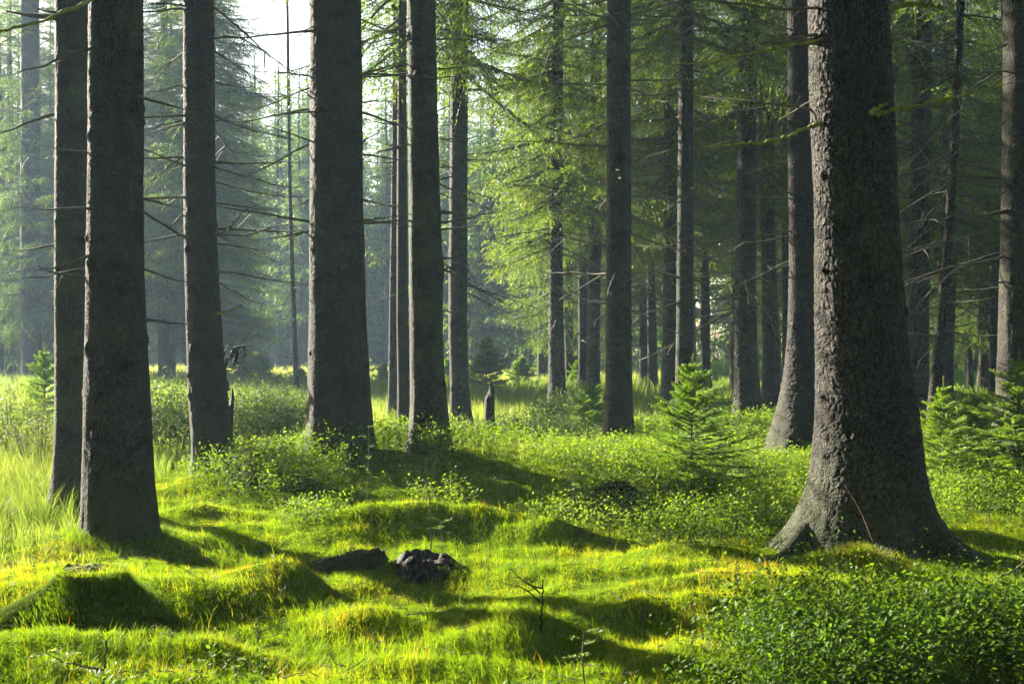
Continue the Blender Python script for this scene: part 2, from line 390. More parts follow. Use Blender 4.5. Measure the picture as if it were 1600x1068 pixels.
# ---- bilberry carpets
def leaves_at(P, D, size, tone, asp=.6, fold=.25):
    """one leaf (folded pair of triangles) per point; D = direction the leaf points to"""
    n = len(P); D = unit(D)
    s = unit(np.cross(D, unit(np.array([0, 0, 1.])+rng.normal(0, .35, (n, 3)))))
    nn = np.cross(s, D)
    L = size[:, None]; W = L*asp*.5
    a = P; b = P+D*L*.5+s*W+nn*W*fold; c = P+D*L; d = P+D*L*.5-s*W+nn*W*fold
    V = np.stack([a, b, c, d], 1).reshape(-1, 3)
    k = np.arange(n)[:, None]*4
    return V, k+np.array([[0, 1, 2]]), k+np.array([[0, 2, 3]]), np.repeat(tone, 4)

def shrublets(name, label, x, y, hgt, nleaf, lsize, tone, mat=None, spread=.5, kind='stuff', z=None, wr=.0012):
    n = len(x); z = H(x, y) if z is None else z
    az = rng.random(n)*2*np.pi; ln = spread*(.3+rng.random(n))
    dirv = unit(np.stack([np.cos(az)*ln, np.sin(az)*ln, np.ones(n)], -1))
    b = np.stack([x, y, z-.02], -1)
    t = (.25+.75*np.linspace(0, 1, nleaf)[None]**.8+rng.normal(0, .05, (n, nleaf)))
    bend = np.stack([np.cos(az+1), np.sin(az+1), -.3*np.ones(n)], -1)*.25
    P = b[:, None]+(dirv[:, None]*t[..., None]+bend[:, None]*(t**2)[..., None])*hgt[:, None, None]
    P = P+rng.normal(0, .022, P.shape)*(hgt[:, None, None]/.25)
    la = rng.random((n, nleaf))*2*np.pi
    D = np.stack([np.cos(la), np.sin(la), .55+.4*rng.normal(0, 1, la.shape)], -1)
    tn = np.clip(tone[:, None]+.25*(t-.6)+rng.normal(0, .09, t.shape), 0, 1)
    sz = lsize[:, None]*(.45+.95*rng.random(t.shape))
    V, t1, t2, tt = leaves_at(P.reshape(-1, 3), D.reshape(-1, 3), sz.ravel(), tn.ravel())
    # stems
    p0 = b; p1 = b+(dirv*.5+bend*.25)*hgt[:, None]; p2 = b+(dirv+bend)*hgt[:, None]
    sv = np.stack([np.cos(az+.8), np.sin(az+.8), 0*az], -1)*wr
    S = np.stack([p0-sv, p0+sv, p1+sv*.8, p1-sv*.8, p2], 1).reshape(-1, 3)
    k = np.arange(n)[:, None]*5+len(V)
    VV = np.concatenate([V, S]); 
    tri = np.concatenate([t1, t2, k+np.array([[3, 2, 4]])]); quad = k+np.array([[0, 1, 2, 3]])
    mi = np.concatenate([np.zeros(len(t1)+len(t2)), np.ones(n), np.ones(n)])
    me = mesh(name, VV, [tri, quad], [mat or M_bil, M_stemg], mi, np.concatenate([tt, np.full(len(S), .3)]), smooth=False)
    o = link(name, me)
    if kind: tag(o, label, kind=kind)
    return o

x, y = scatter(62000, 9.0, 24, x0px=-200, x1px=1900)
k = rng.random(len(x)) < bil_mask(x, y)*np.clip(y/14, .6, 1)*.8
x, y = x[k], y[k]; n = len(x)
dome = .13+.30*fbm(x*1.5, y*1.5, 81, 2)+.05*rng.random(n)
shrublets('bilberry_carpet', 'bilberry shrublets covering the rise between the trunks', x, y, dome*np.clip(.6+bil_mask(x, y)*.6, .5, 1.15), 15,
          .017+.0009*y*(.8), .30+.45*fbm(x*1.2, y*1.2, 83, 2)) if False else \
shrublets('bilberry_carpet', 'bilberry shrublets covering the rise between the trunks', x, y, dome*np.clip(.6+bil_mask(x, y)*.6, .5, 1.15), 15,
          .015+.00125*y, .42+.50*fbm(x*1.2, y*1.2, 83, 2))
print('bilberry shoots', n)
x, y = scatter(36000, 4.9, 9.0, x0px=-200, x1px=1950)
k = rng.random(len(x)) < front_mask(x, y)*.6
x, y = x[k], y[k]; n = len(x)
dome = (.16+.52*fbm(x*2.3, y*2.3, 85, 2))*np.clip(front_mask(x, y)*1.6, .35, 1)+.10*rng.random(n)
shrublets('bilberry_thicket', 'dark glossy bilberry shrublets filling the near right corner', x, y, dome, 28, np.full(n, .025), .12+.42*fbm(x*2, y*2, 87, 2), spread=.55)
print('front shoots', n, time.time()-T0)

# ------------------------------------------------------------------ spruce boughs and crowns
def tufts(P, D, L, w, tone, mat=0):
    n = len(P); D = unit(D)
    s = unit(np.cross(D, rng.normal(0, 1, (n, 3))))*w
    V = np.stack([P-s, P+s, P+D*np.broadcast_to(L, (n,))[:, None]], 1).reshape(-1, 3)
    return V, np.arange(n*3).reshape(-1, 3), np.repeat(tone, 3)

def bough(L, coarse=1.0, hang=.6, seed=0):
    """a drooping spruce bough along +x: (V needles, tone), (V wood, quads)"""
    r = np.random.default_rng(seed)
    def axis(s):
        s = np.asarray(s, float)
        return np.stack([L*s*(1-.08*s), .06*L*np.sin(3*s+seed), L*(-.30*s**1.4+.16*s**3.2)], -1)
    Vn, Tn = [], []
    step = .055*coarse
    ss = np.arange(.14, 1.0, step/L)
    wood = []
    for side in (-1, 1, 0):
        for s in ss:
            if r.random() < .12: continue
            p = axis(s+r.normal(0, .01))
            if side == 0 and r.random() < .35: continue
            l = (.36*L*(1-s)**.75*np.clip(s*3, .4, 1)+.10)*(.5+.75*r.random())
            a = math.radians(r.normal(52, 12))
            if side == 0: d = np.array([.35, r.normal(0, .25), -1]); l *= .55
            else: d = np.array([math.cos(a), side*math.sin(a), r.normal(-.12, .12)])
            m = max(4, int(l/(.017*coarse)))
            t = (np.arange(m)+r.random(m))/m
            g = hang*l*(.5+.7*r.random())
            Q = p+d*(l*t)[:, None]+np.array([0, 0, -1])*(g*t*t)[:, None]
            dd = d+np.array([0, 0, -1])*(2*hang*t)[:, None]
            sd = r.normal(0, .75, (m, 3))
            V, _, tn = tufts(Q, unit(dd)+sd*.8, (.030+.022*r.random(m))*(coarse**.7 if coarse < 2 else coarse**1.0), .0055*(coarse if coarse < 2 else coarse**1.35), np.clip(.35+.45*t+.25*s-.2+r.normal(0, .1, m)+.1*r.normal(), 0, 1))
            Vn.append(V); Tn.append(tn)
            if m > 8: wood.append((p, p+d*l*.5+np.array([0, 0, -g*.25]), p+d*l*.95+np.array([0, 0, -g*.9])))
    return np.concatenate(Vn), np.concatenate(Tn), axis(np.linspace(0, .97, 9)), wood

def rib(a, b, w):
    a = np.asarray(a); b = np.asarray(b)

def wood_mesh(ax, wood, r0, r1, ribw):
    V, q = tube(ax, np.linspace(r0, r1, len(ax)), 4)
    VV = [V]; QQ = [q]; n = len(V)
    if wood:
        W = np.array(wood)                       # n,3,3
        s = np.array([0, 0, ribw])
        R = np.stack([W[:, 0]-s, W[:, 0]+s, W[:, 1]+s*.7, W[:, 1]-s*.7, W[:, 2]+s*.3, W[:, 2]-s*.3], 1).reshape(-1, 3)
        k = np.arange(len(W))[:, None]*6+n
        VV.append(R); QQ += [k+np.array([[0, 1, 2, 3]]), k+np.array([[3, 2, 4, 5]])]
    return np.concatenate(VV), np.concatenate(QQ)

class Bough:
    def __init__(s, L, coarse, hang, seed):
        s.L = L; s.V, s.T, ax, wood = bough(L, coarse, hang, seed)
        s.W, s.Q = wood_mesh(ax, wood, .013*L**.7+.004, .003, .003*coarse)
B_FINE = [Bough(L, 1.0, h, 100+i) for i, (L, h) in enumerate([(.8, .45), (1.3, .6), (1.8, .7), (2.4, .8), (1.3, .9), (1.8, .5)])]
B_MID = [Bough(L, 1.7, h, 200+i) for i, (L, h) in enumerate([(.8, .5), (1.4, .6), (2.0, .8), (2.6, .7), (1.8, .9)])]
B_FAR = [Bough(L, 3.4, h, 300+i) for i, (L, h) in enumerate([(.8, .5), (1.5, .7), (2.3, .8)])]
print('boughs', [len(b.V)//3 for b in B_FINE+B_MID+B_FAR], time.time()-T0)

def rot(az, pitch, roll=0.0):
    ca, sa, cp, sp = math.cos(az), math.sin(az), math.cos(pitch), math.sin(pitch)
    cr, sr = math.cos(roll), math.sin(roll)
    Rz = np.array([[ca, -sa, 0], [sa, ca, 0], [0, 0, 1]]); Ry = np.array([[cp, 0, sp], [0, 1, 0], [-sp, 0, cp]]); Rx = np.array([[1, 0, 0], [0, cr, -sr], [0, sr, cr]])
    return Rz@Ry@Rx

def assemble(name, items, mats):
    """items: (bough, R, scale, pos, dtone)"""
    NV, NT, WV, WQ = [], [], [], []; wn = 0
    for b, R, s, p, dt in items:
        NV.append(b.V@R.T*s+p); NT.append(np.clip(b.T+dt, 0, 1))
        WV.append(b.W@R.T*s+p); WQ.append(b.Q+wn); wn += len(b.W)
    NV = np.concatenate(NV); W = np.concatenate(WV)
    tri = np.arange(len(NV)).reshape(-1, 3); Q = np.concatenate(WQ)+len(NV)
    mi = np.concatenate([np.zeros(len(tri)), np.ones(len(Q))])
    return mesh(name, np.concatenate([NV, W]), [tri, Q], mats, mi, np.concatenate(NT+[np.full(len(W), .3)]), smooth=False)

def crown_items(z0, z1, R0, nb, boughs, seed, pitch=.12, az_rng=None):
    r = np.random.default_rng(seed); it = []
    for k in range(nb):
        u = (k+r.random())/nb
        z = z0+(z1-z0)*u**1.05
        L = R0*((1-u)**.75*.92+.08)*(.55+.6*r.random())
        b = min(boughs, key=lambda bb: abs(bb.L-L)+.25*r.random())
        az = r.random()*2*np.pi if az_rng is None else az_rng[0]+(az_rng[1]-az_rng[0])*r.random()
        it.append((b, rot(az, pitch+.25*r.normal()*.6-.35*u, .2*r.normal()), L/b.L, np.array([0, 0, z]), .08*r.normal()))
    return it

CR = {}
def crown(key, *a, **kw):
    if key not in CR: CR[key] = assemble('crown', crown_items(*a, **kw), [M_needle, M_twig])
    return CR[key]
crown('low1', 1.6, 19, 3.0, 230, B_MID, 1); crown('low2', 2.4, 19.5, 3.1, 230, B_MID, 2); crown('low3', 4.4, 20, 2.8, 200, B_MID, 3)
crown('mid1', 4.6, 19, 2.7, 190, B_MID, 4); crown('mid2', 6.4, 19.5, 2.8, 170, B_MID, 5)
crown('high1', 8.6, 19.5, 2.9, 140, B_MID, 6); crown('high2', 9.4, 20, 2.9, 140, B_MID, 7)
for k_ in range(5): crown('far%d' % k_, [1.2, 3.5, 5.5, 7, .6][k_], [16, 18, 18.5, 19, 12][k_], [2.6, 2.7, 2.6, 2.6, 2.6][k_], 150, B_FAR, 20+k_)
print('crowns', {k: len(v.polygons) for k, v in CR.items()}, time.time()-T0)

# dead branches: crooked, thin, with a few side twigs
def dead_branch(L, r0, seed, droop=.25, side=3, n=5):
    r = np.random.default_rng(seed); mb = MB()
    m = 9; s = np.linspace(0, 1, m)
    P = np.stack([L*s, .07*L*np.cumsum(r.normal(0, .5, m))*s, L*(-droop*s**1.3+.25*droop*s**3)+.03*L*np.cumsum(r.normal(0, .4, m))*s], -1)
    V, q = tube(P, r0*(1-.85*s)+.0012, n); mb.add(V, q)
    for k in range(side):
        i0 = r.integers(2, m-1); p = P[i0]; l = L*(.15+.3*r.random())
        d = np.array([.6, r.choice([-1, 1])*(.4+.5*r.random()), r.normal(-.15, .3)])
        t = np.linspace(0, 1, 5)
        Q = p+d*(l*t)[:, None]+np.array([0, 0, -.15*l])*(t**2)[:, None]+r.normal(0, .012*l, (5, 3))*t[:, None]
        V, q = tube(Q, r0*.4*(1-.8*t)+.001, 3); mb.add(V, q)
    return mb.mesh('dead_branch', [M_twig])
DB = [dead_branch(L, r0, 400+i, dr, sd) for i, (L, r0, dr, sd) in enumerate([(.35, .010, .1, 0), (.6, .012, .2, 1), (.9, .013, .25, 2), (1.3, .015, .2, 3), (1.7, .017, .3, 4), (1.1, .013, -.12, 2), (2.0, .018, .22, 5), (.8, .011, .45, 2), (.2, .014, .05, 0), (1.5, .014, .42, 4)])]
DBL = [.35, .6, .9, 1.3, 1.7, 1.1, 2.0, .8, .2, 1.5]

# ------------------------------------------------------------------ trunks
def vor(u, v, pu):
    """jittered-grid Voronoi, periodic in u; returns F1, F2, id, dx, dv"""
    i = np.floor(u); j = np.floor(v)
    f1 = np.full(u.shape, 9.); f2 = np.full(u.shape, 9.); cid = np.zeros(u.shape); dx1 = np.zeros(u.shape); dv1 = np.zeros(u.shape)
    def h(a, b, s):
        a = np.mod(a, pu).astype(np.int64); b = b.astype(np.int64)
        q = (a*73856093 ^ b*19349663 ^ s*83492791) & 0x7fffffff
        q = ((q ^ (q >> 13))*1274126177) & 0x7fffffff
        return ((q ^ (q >> 15)) & 0xffff)/65535.
    for di in (-1, 0, 1):
        for dj in (-1, 0, 1):
            cx = i+di+.1+.8*h(i+di, j+dj, 1); cy = j+dj+.1+.8*h(i+di, j+dj, 2)
            dx = u-cx; dy = v-cy; dd = np.hypot(dx, dy)
            new = dd < f1
            f2 = np.where(new, f1, np.minimum(f2, dd))
            cid = np.where(new, h(i+di, j+dj, 3), cid); dx1 = np.where(new, dx, dx1); dv1 = np.where(new, dy, dv1)
            f1 = np.where(new, dd, f1)
    return f1, f2, cid, dx1, dv1

def trunk_mesh(prof, d, height, mat, cell=.03, amp=.004, res=None, lobes=5, seed=0, flare_asym=0.0, base=None):
    """prof: (y, left, right) outline measurements, top first; returns mesh in coordinates of its foot, and the foot"""
    r_ = np.random.default_rng(seed)
    P = np.array(prof, float)
    z = CZ-(P[:, 0]-HZ)*d/F; cx = ((P[:, 1]+P[:, 2])/2-800)/F*d; rr = (P[:, 2]-P[:, 1])/2/F*d
    o = np.argsort(z); z, cx, rr = z[o], cx[o], rr[o]
    gz = float(H(cx[0], d)) if base is None else base
    zt = gz+height
    lean = (cx[-1]-cx[len(cx)//2])/max(z[-1]-z[len(cx)//2], .3)
    rtop = rr[-1]
    zz = np.concatenate([[min(z[0], gz)-.5], z, [z[-1]+(zt-z[-1])*.5, zt]])
    cc = np.concatenate([[cx[0]], cx, [cx[-1]+lean*.4*(zt-z[-1])*.5, cx[-1]+lean*.4*(zt-z[-1])]])
    rq = np.concatenate([[rr[0]*1.12], rr, [rtop*.66, .015]])
    res = res or max(.007, min(d*.00085, .0105 if d < 18 else 1))
    zvis = CZ+.30*d+.6
    zs = np.concatenate([np.arange(min(z[0], gz)-.35, min(zvis, zt), res), np.arange(min(zvis, zt)+.3, zt, .6), [zt]])
    cs = np.interp(zs, zz, cc); rs = np.interp(zs, zz, rq)
    kk = max(1, int(.22/res))                     # soften the joints between measurements
    ker = np.hanning(2*kk+3)[1:-1]; ker /= ker.sum()
    nv = int((zs < zvis).sum())
    def sm(a):
        b = np.concatenate([np.full(len(ker)//2, a[0]), a[:nv], a[nv-1]+(a[nv-1]-a[nv-2])*np.arange(1, len(ker)//2+1)])
        a = a.copy(); a[:nv] = np.convolve(b, ker, 'valid')[:nv]; return a
    cs, rs = sm(cs), sm(rs)
    rm = float(np.median(rr)); nth = int(np.clip(2*np.pi*rm/(res*1.15), 14, 340))
    th = np.linspace(0, 2*np.pi, nth, endpoint=False)
    TH, Z = np.meshgrid(th, zs); R = np.repeat(rs[:, None], nth, 1)
    # root lobes where the foot spreads
    ex = np.clip(R/np.interp(gz+1.1, zz, rq)-1.0, 0, 3)
    lob = sum(np.cos(k*TH+r_.random()*6.28)*a for k, a in ((lobes, .22), (lobes+2, .16), (3, .10), (9, .07)))
    R = R*(1+np.clip(ex, 0, 1.2)*lob*.55*np.abs(np.sin(TH))**.6)
    R = R*(1+.022*np.sin(2*TH+Z*.7+seed)+.015*np.sin(3*TH-Z*1.3)+.035*(vnoise(TH*3, Z*2.2, seed+3)-.5)+.02*(vnoise(TH*6, Z*6, seed+13)-.5))
    tone = np.full(R.shape, .5)
    if cell and amp:
        pu = max(6, round(2*np.pi*rm/cell))
        u = TH/(2*np.pi)*pu+.35*np.sin(Z/cell*.6+3*TH)*.6; v = Z/cell*.85+.5*np.sin(TH*5)
        wa = (fbm(TH*rm/cell*.22, Z/cell*.22, seed+61, 2)-.5)*3.2; u = u+wa; v = v+(fbm(TH*rm/cell*.25, Z/cell*.25, seed+71, 2)-.5)*3.2
        f1, f2, cid, dx, dv = vor(u, v, pu)
        e = np.clip((f2-f1)/.22, 0, 1); e = e*e*(3-2*e)
        dsp = e*(.62+.38*cid)+(dx*(cid-.4)+dv*1.3*(.35-cid))*e*.9-.25
        fade = np.where(Z < zvis, 1, 0)
        tone = np.clip(e*(.35+.5*cid)+.12*(f1 < .3)+.1*(vnoise(TH*9, Z*6, seed+6)-.5), 0, 1)
        for kz in np.arange(gz+.6, zvis, .21):
            for _ in range(2):
                k0, kt, ks = kz+r_.normal(0, .08), r_.random()*6.28, .016+.016*r_.random()
                rows = np.abs(zs-k0) < .12
                dth = (TH[rows]-kt+np.pi) % (2*np.pi)-np.pi
                gk = np.exp(-((dth*rm)**2+((Z[rows]-k0)*.8)**2)/(ks**2)); gw = np.exp(-((dth*rm/2.6)**2+((Z[rows]-k0))**2)/(ks*1.3)**2)
                R[rows] += gk*(.006+.014*r_.random()); tone[rows] = np.clip(tone[rows]-gw*.75, 0, 1)
        tone = np.clip(tone*(.55+.9*fbm(TH*1.6, Z*.9, seed+40, 3)), 0, 1)
        foot = np.clip(1-(Z-gz-.1)/.8, 0, 1)      # furrows run down to the roots
        fur = .6*fbm(TH*14+.5*np.sin(Z*7), Z*4+np.sin(TH*3), seed+8, 3)+.4*vnoise(TH*37+Z*2, Z*9, seed+9)-.5
        R = R+amp*dsp*fade*(1-.4*foot)+foot*fur*amp*2.2*fade+(vnoise(TH*60, Z/res*.5, seed+5)-.5)*amp*.5*fade
    V = np.stack([cs[:, None]-cs[0]+R*np.cos(TH), R*np.sin(TH), Z-gz], -1).reshape(-1, 3)
    m = len(zs)
    i, j = np.meshgrid(np.arange(m-1), np.arange(nth), indexing='ij')
    q = np.stack([i*nth+j, i*nth+(j+1) % nth, (i+1)*nth+(j+1) % nth, (i+1)*nth+j], -1).reshape(-1, 4)
    me = mesh('trunk', V, [q], [mat], tone=tone.ravel())
    axis = lambda zq: np.array([np.interp(zq+gz, zs, cs)-cs[0], 0, zq])
    rad = lambda zq: float(np.interp(zq+gz, zs, rs))
    return me, np.array([cs[0], d, gz]), axis, rad

def put_branch(par, me, p, az, pitch, s=1.0, name='dead_branch'):
    o = bpy.data.objects.new(name, me); C.objects.link(o); o.parent = par
    R = Matrix.Rotation(az, 4, 'Z') @ Matrix.Rotation(pitch, 4, 'Y') @ Matrix.Rotation(rng.random()*6.28*0+rng.normal(0, .3), 4, 'X')
    o.matrix_local = Matrix.Translation(Vector(p)) @ R @ Matrix.Scale(s, 4)
    return o

def add_dead(par, axis, rad, z0, z1, n, lmin, lmax, whorl=.42, bias=None):
    for k in range(n):
        z = z0+(z1-z0)*rng.random()
        z = round(z/whorl)*whorl+rng.normal(0, .05)
        L = lmin+(lmax-lmin)*rng.random()**1.4
        i = int(np.argmin([abs(l-L)+.3*rng.random() for l in DBL]))
        az = rng.random()*2*np.pi
        if rng.random() < .7: az = rng.choice([0, np.pi])+rng.normal(0, .55)   # most seen in profile
        r = rad(z)*.9
        p = axis(z)+np.array([math.cos(az)*r, math.sin(az)*r, 0])
        put_branch(par, DB[i], p, az, rng.normal(.06, .18), L/DBL[i])

def spruce(label, d, prof, height=19.5, mat=None, cell=.03, amp=.004, crown_key=None, dead=(0, 0, 0, 0, 0), seed=0, group='spruces of the stand', **kw):
    height = min(height, 19.5)
    me, foot, axis, rad = trunk_mesh(prof, d, height, mat or M_bark, cell, amp, seed=seed, **kw)
    t = thing('spruce_tree', label, 'tree', foot, 0, group)
    link('trunk', me, t)
    if crown_key:
        o = link('crown', CR[crown_key], t); o.rotation_euler = (0, 0, rng.random()*6.28)
        p = axis(9.0); o.location = (p[0], 0, 0); o.scale = (1, 1, height/20)
    if dead[0]: add_dead(t, axis, rad, *dead[1:3], dead[0], *dead[3:])
    return t, axis, rad, foot

def tube_obj(name, par, foot, pts, r0, r1, mat, label=None, twigs=0, seed=1, n=7):
    """branch through given world points, as a child of its tree"""
    r = np.random.default_rng(seed)
    P = smooth_path(np.array(pts)-foot, 6); P[1:-1] += r.normal(0, r0*.35, P[1:-1].shape)
    mb = MB(); V, q = tube(P, np.linspace(r0, r1, len(P))*(1+.18*r.normal(0, 1, len(P))), n); mb.add(V, q)
    for k in range(twigs):
        i0 = r.integers(3, len(P)-1); l = (.1+.25*r.random()); d = unit(P[i0]-P[i0-1])+r.normal(0, .6, 3)
        t = np.linspace(0, 1, 5); Q = P[i0]+d*(l*t)[:, None]
        V, q = tube(Q, r1*.7*(1-.7*t), 4); mb.add(V, q)
    o = link(name, mb.mesh(name, [mat]), par)
    if label: o['label'] = label
    return o

# ---- the spruces one can tell apart
tA = spruce('slim grey trunk standing just left of the dark left trunk, sunlit along its left edge', 12.0,
  [(0, 86, 138), (200, 87, 138), (400, 86, 139), (560, 88, 137), (660, 87, 138), (720, 85, 138), (760, 80, 139), (800, 70, 142)], 23, M_bark_green, .03, .0032, 'high1', (12, 2.2, 5.5, .2, .9), 1)
tB = spruce('thick dark trunk in the left front whose foot casts a shadow over the grass', 9.9,
  [(0, 140, 222), (150, 138, 223), (300, 138, 223), (450, 136, 226), (600, 134, 233), (700, 132, 237), (770, 131, 241), (815, 129, 246), (850, 125, 252), (880, 118, 262)], 25, M_bark, .03, .0045, 'high2', (14, 1.6, 4.6, .15, .7), 2)
tC = spruce('leaning trunk with a swept foot and many bare twigs, second row left', 14.0,
  [(0, 287, 333), (120, 287, 334), (300, 287, 336), (420, 289, 341), (500, 291, 346), (580, 293, 352), (650, 297, 360), (700, 300, 367), (745, 297, 376), (770, 292, 384)], 22, M_bark, .03, .0042, 'high1', (34, 1.9, 5.8, .3, 1.5), 3)
tD = spruce('broad straight trunk left of the middle, bright rough bark along its left edge', 14.2,
  [(0, 485, 563), (150, 485, 564), (300, 485, 566), (420, 484, 570), (520, 483, 574), (600, 481, 579), (650, 478, 583), (690, 473, 587), (720, 467, 592), (750, 458, 600)], 25, M_bark, .03, .0046, 'high2', (22, 2.0, 5.6, .25, 1.4), 4)
tE = spruce('greenish grey trunk at the middle with a burl on its right side', 14.2,
  [(0, 637, 680), (150, 638, 682), (300, 639, 686), (400, 640, 690), (415, 640, 696), (430, 640, 692), (520, 641, 692), (600, 641, 696), (650, 640, 701), (690, 634, 707), (725, 625, 716), (745, 618, 722)], 23, M_bark_green, .03, .0034, 'high1', (18, 2.0, 6.0, .3, 1.3), 5)
tF = spruce('thin trunk close behind the greenish middle trunk, at its left side', 20.0,
  [(0, 622, 635), (300, 620, 636), (500, 620, 638), (600, 621, 641), (660, 620, 643), (700, 616, 648)], 21, M_bark, 0, 0, 'mid2', (16, 2.2, 7.0, .3, 1.1), 6)
tF2 = spruce('thinnest of the trunks seen between the two broad middle trunks', 25.0,
  [(0, 614, 626), (300, 611, 623), (500, 608, 621), (600, 607, 621), (650, 604, 624)], 21, M_bark_far, 0, 0, 'high1', (16, 2.2, 8.0, .3, 1.2), 7)
tG = spruce('trunk right of the greenish middle trunk, with its foot in the glade grass', 22.0,
  [(0, 706, 732), (200, 703, 731), (400, 701, 730), (520, 701, 730), (600, 704, 733), (640, 703, 736), (665, 698, 742), (680, 694, 746)], 23, M_bark, .04, .004, 'mid2', (26, 2.0, 8.0, .3, 1.5), 8)
tH = spruce('reddish trunk beside the big sunlit drooping boughs', 25.0,
  [(0, 864, 880), (200, 861, 879), (400, 858, 879), (520, 857, 881), (600, 857, 884), (640, 854, 887), (660, 849, 892)], 22, M_bark_far, .045, .004, 'low3', (57, 2.2, 6.0, .3, 1.7), 9)
tI = spruce('slender trunk between the reddish trunk and the straight grey one', 29.0,
  [(0, 925, 941), (200, 921, 940), (400, 919, 939), (520, 917, 938), (590, 916, 938), (625, 912, 940), (640, 909, 943)], 22, M_bark_far, .05, .004, 'mid1', (49, 2.0, 9.0, .3, 1.8), 10)
tJ = spruce('straight grey trunk behind the young spruce, left of it', 17.2,
  [(0, 949, 985), (200, 948, 985), (400, 947, 986), (520, 946, 987), (600, 946, 988), (650, 944, 990), (690, 940, 994), (715, 934, 1000)], 24, M_bark, .034, .004, 'high2', (45, 2.0, 6.6, .25, 1.6), 11)
tK = spruce('darker left one of the pair of close trunks above the young spruce', 27.0,
  [(0, 1039, 1062), (200, 1038, 1061), (400, 1037, 1061), (560, 1035, 1062), (620, 1032, 1064), (650, 1028, 1068)], 23, M_bark_far, .045, .004, 'mid1', (53, 2.0, 8.5, .4, 2.0), 12)
tL = spruce('paler right one of the pair of close trunks above the young spruce', 20.5,
  [(0, 1062, 1084), (200, 1060, 1083), (400, 1058, 1083), (520, 1057, 1083), (620, 1055, 1085), (680, 1050, 1090)], 23, M_bark, .036, .004, 'mid2', (49, 2.0, 7.2, .3, 1.8), 13)
tM = spruce('dark trunk with a lit left edge, right of the young spruce', 22.0,
  [(0, 1156, 1184), (200, 1152, 1182), (400, 1149, 1181), (520, 1147, 1182), (580, 1147, 1185), (620, 1146, 1189), (650, 1142, 1195)], 23, M_bark_far, .04, .004, 'mid2', (57, 2.0, 7.8, .4, 2.0), 14)
tN = spruce('warm brown trunk just right of the dark trunk with a lit edge', 26.0,
  [(0, 1186, 1207), (200, 1187, 1209), (400, 1189, 1212), (560, 1192, 1218), (640, 1190, 1222)], 22, M_bark_far, .045, .004, 'mid1', (49, 2.0, 8.5, .3, 1.9), 15)
tO = spruce('very thin trunk hidden partly behind the trunk next to the giant spruce', 30.0,
  [(0, 1219, 1230), (300, 1221, 1233), (560, 1222, 1236), (640, 1220, 1240)], 21, M_bark_far, 0, 0, 'mid1', (20, 2.0, 9.0, .3, 1.3), 16)
tP = spruce('scaly trunk with a widely flared foot, standing just left behind the giant spruce', 16.0,
  [(0, 1232, 1268), (200, 1232, 1270), (350, 1233, 1274), (450, 1233, 1280), (530, 1230, 1288), (590, 1224, 1296), (640, 1214, 1304), (670, 1205, 1312), (695, 1198, 1320)], 24, M_bark_big, .040, .0085, 'high1', (18, 2.0, 6.0, .25, 1.2), 17)
tQ = spruce('giant spruce trunk at the right front with coarse scaly bark and spreading root flare', 9.5,
  [(0, 1266, 1385), (100, 1267, 1388), (200, 1270, 1392), (300, 1274, 1397), (400, 1276, 1404), (500, 1276, 1413), (560, 1276, 1420), (620, 1277, 1430), (680, 1276, 1438), (730, 1270, 1443), (770, 1259, 1450), (800, 1246, 1462), (825, 1232, 1478), (845, 1214, 1500), (862, 1196, 1528), (885, 1172, 1556)],
  29, M_bark_big, .052, .010, 'high2', (4, 3.2, 4.6, .2, .5), 18)
tR = spruce('tall shaded trunk directly right behind the giant spruce', 23.0,
  [(0, 1425, 1456), (200, 1424, 1455), (400, 1420, 1452), (540, 1417, 1450), (620, 1414, 1453)], 24, M_bark_far, .04, .004, 'mid2', (57, 2.0, 8.0, .4, 2.0), 19)
tS = spruce('very slim trunk leaning to the right, warm lit along one side', 18.5,
  [(0, 1495, 1507), (150, 1489, 1502), (300, 1480, 1494), (420, 1471, 1485), (520, 1461, 1478), (600, 1453, 1474), (650, 1448, 1472), (680, 1445, 1472)], 16, M_bark_far, .036, .004, None, (64, 1.6, 6.5, .4, 1.9), 20)
tT = spruce('dark thick trunk cut by the right edge of the view', 15.0,
  [(0, 1570, 1622), (200, 1567, 1622), (400, 1564, 1624), (520, 1562, 1626), (600, 1560, 1630), (660, 1555, 1636), (700, 1548, 1644)], 24, M_bark, .034, .004, 'high2', (20, 2.0, 5.8, .4, 1.4), 21)
tU = spruce('hazy dark trunk at the far left behind the grass, with low boughs', 45.0,
  [(0, 33, 60), (200, 33, 61), (400, 33, 62), (560, 34, 64), (612, 30, 68)], 22, M_bark_far, 0, 0, 'low2', (20, 1.6, 6.0, .4, 1.6), 22)
tV = spruce('spruce with dark hanging boughs seen on both sides of the leaning trunk', 40.0,
  [(0, 311, 321), (200, 309, 321), (400, 308, 322), (560, 307, 323), (620, 304, 326)], 19.5, M_bark_far, 0, 0, 'low3', (12, 1.4, 4.0, .4, 1.5), 23)
tW = spruce('thin hazy trunk alone in the glade, between the leaning trunk and the broad one', 33.0,
  [(0, 447, 451), (300, 450, 456), (420, 453, 460), (520, 456, 464), (600, 458, 468), (625, 457, 470)], 11, M_bark_far, 0, 0, None, (22, .6, 6.0, .4, 1.2), 24)
print('named trees', time.time()-T0)

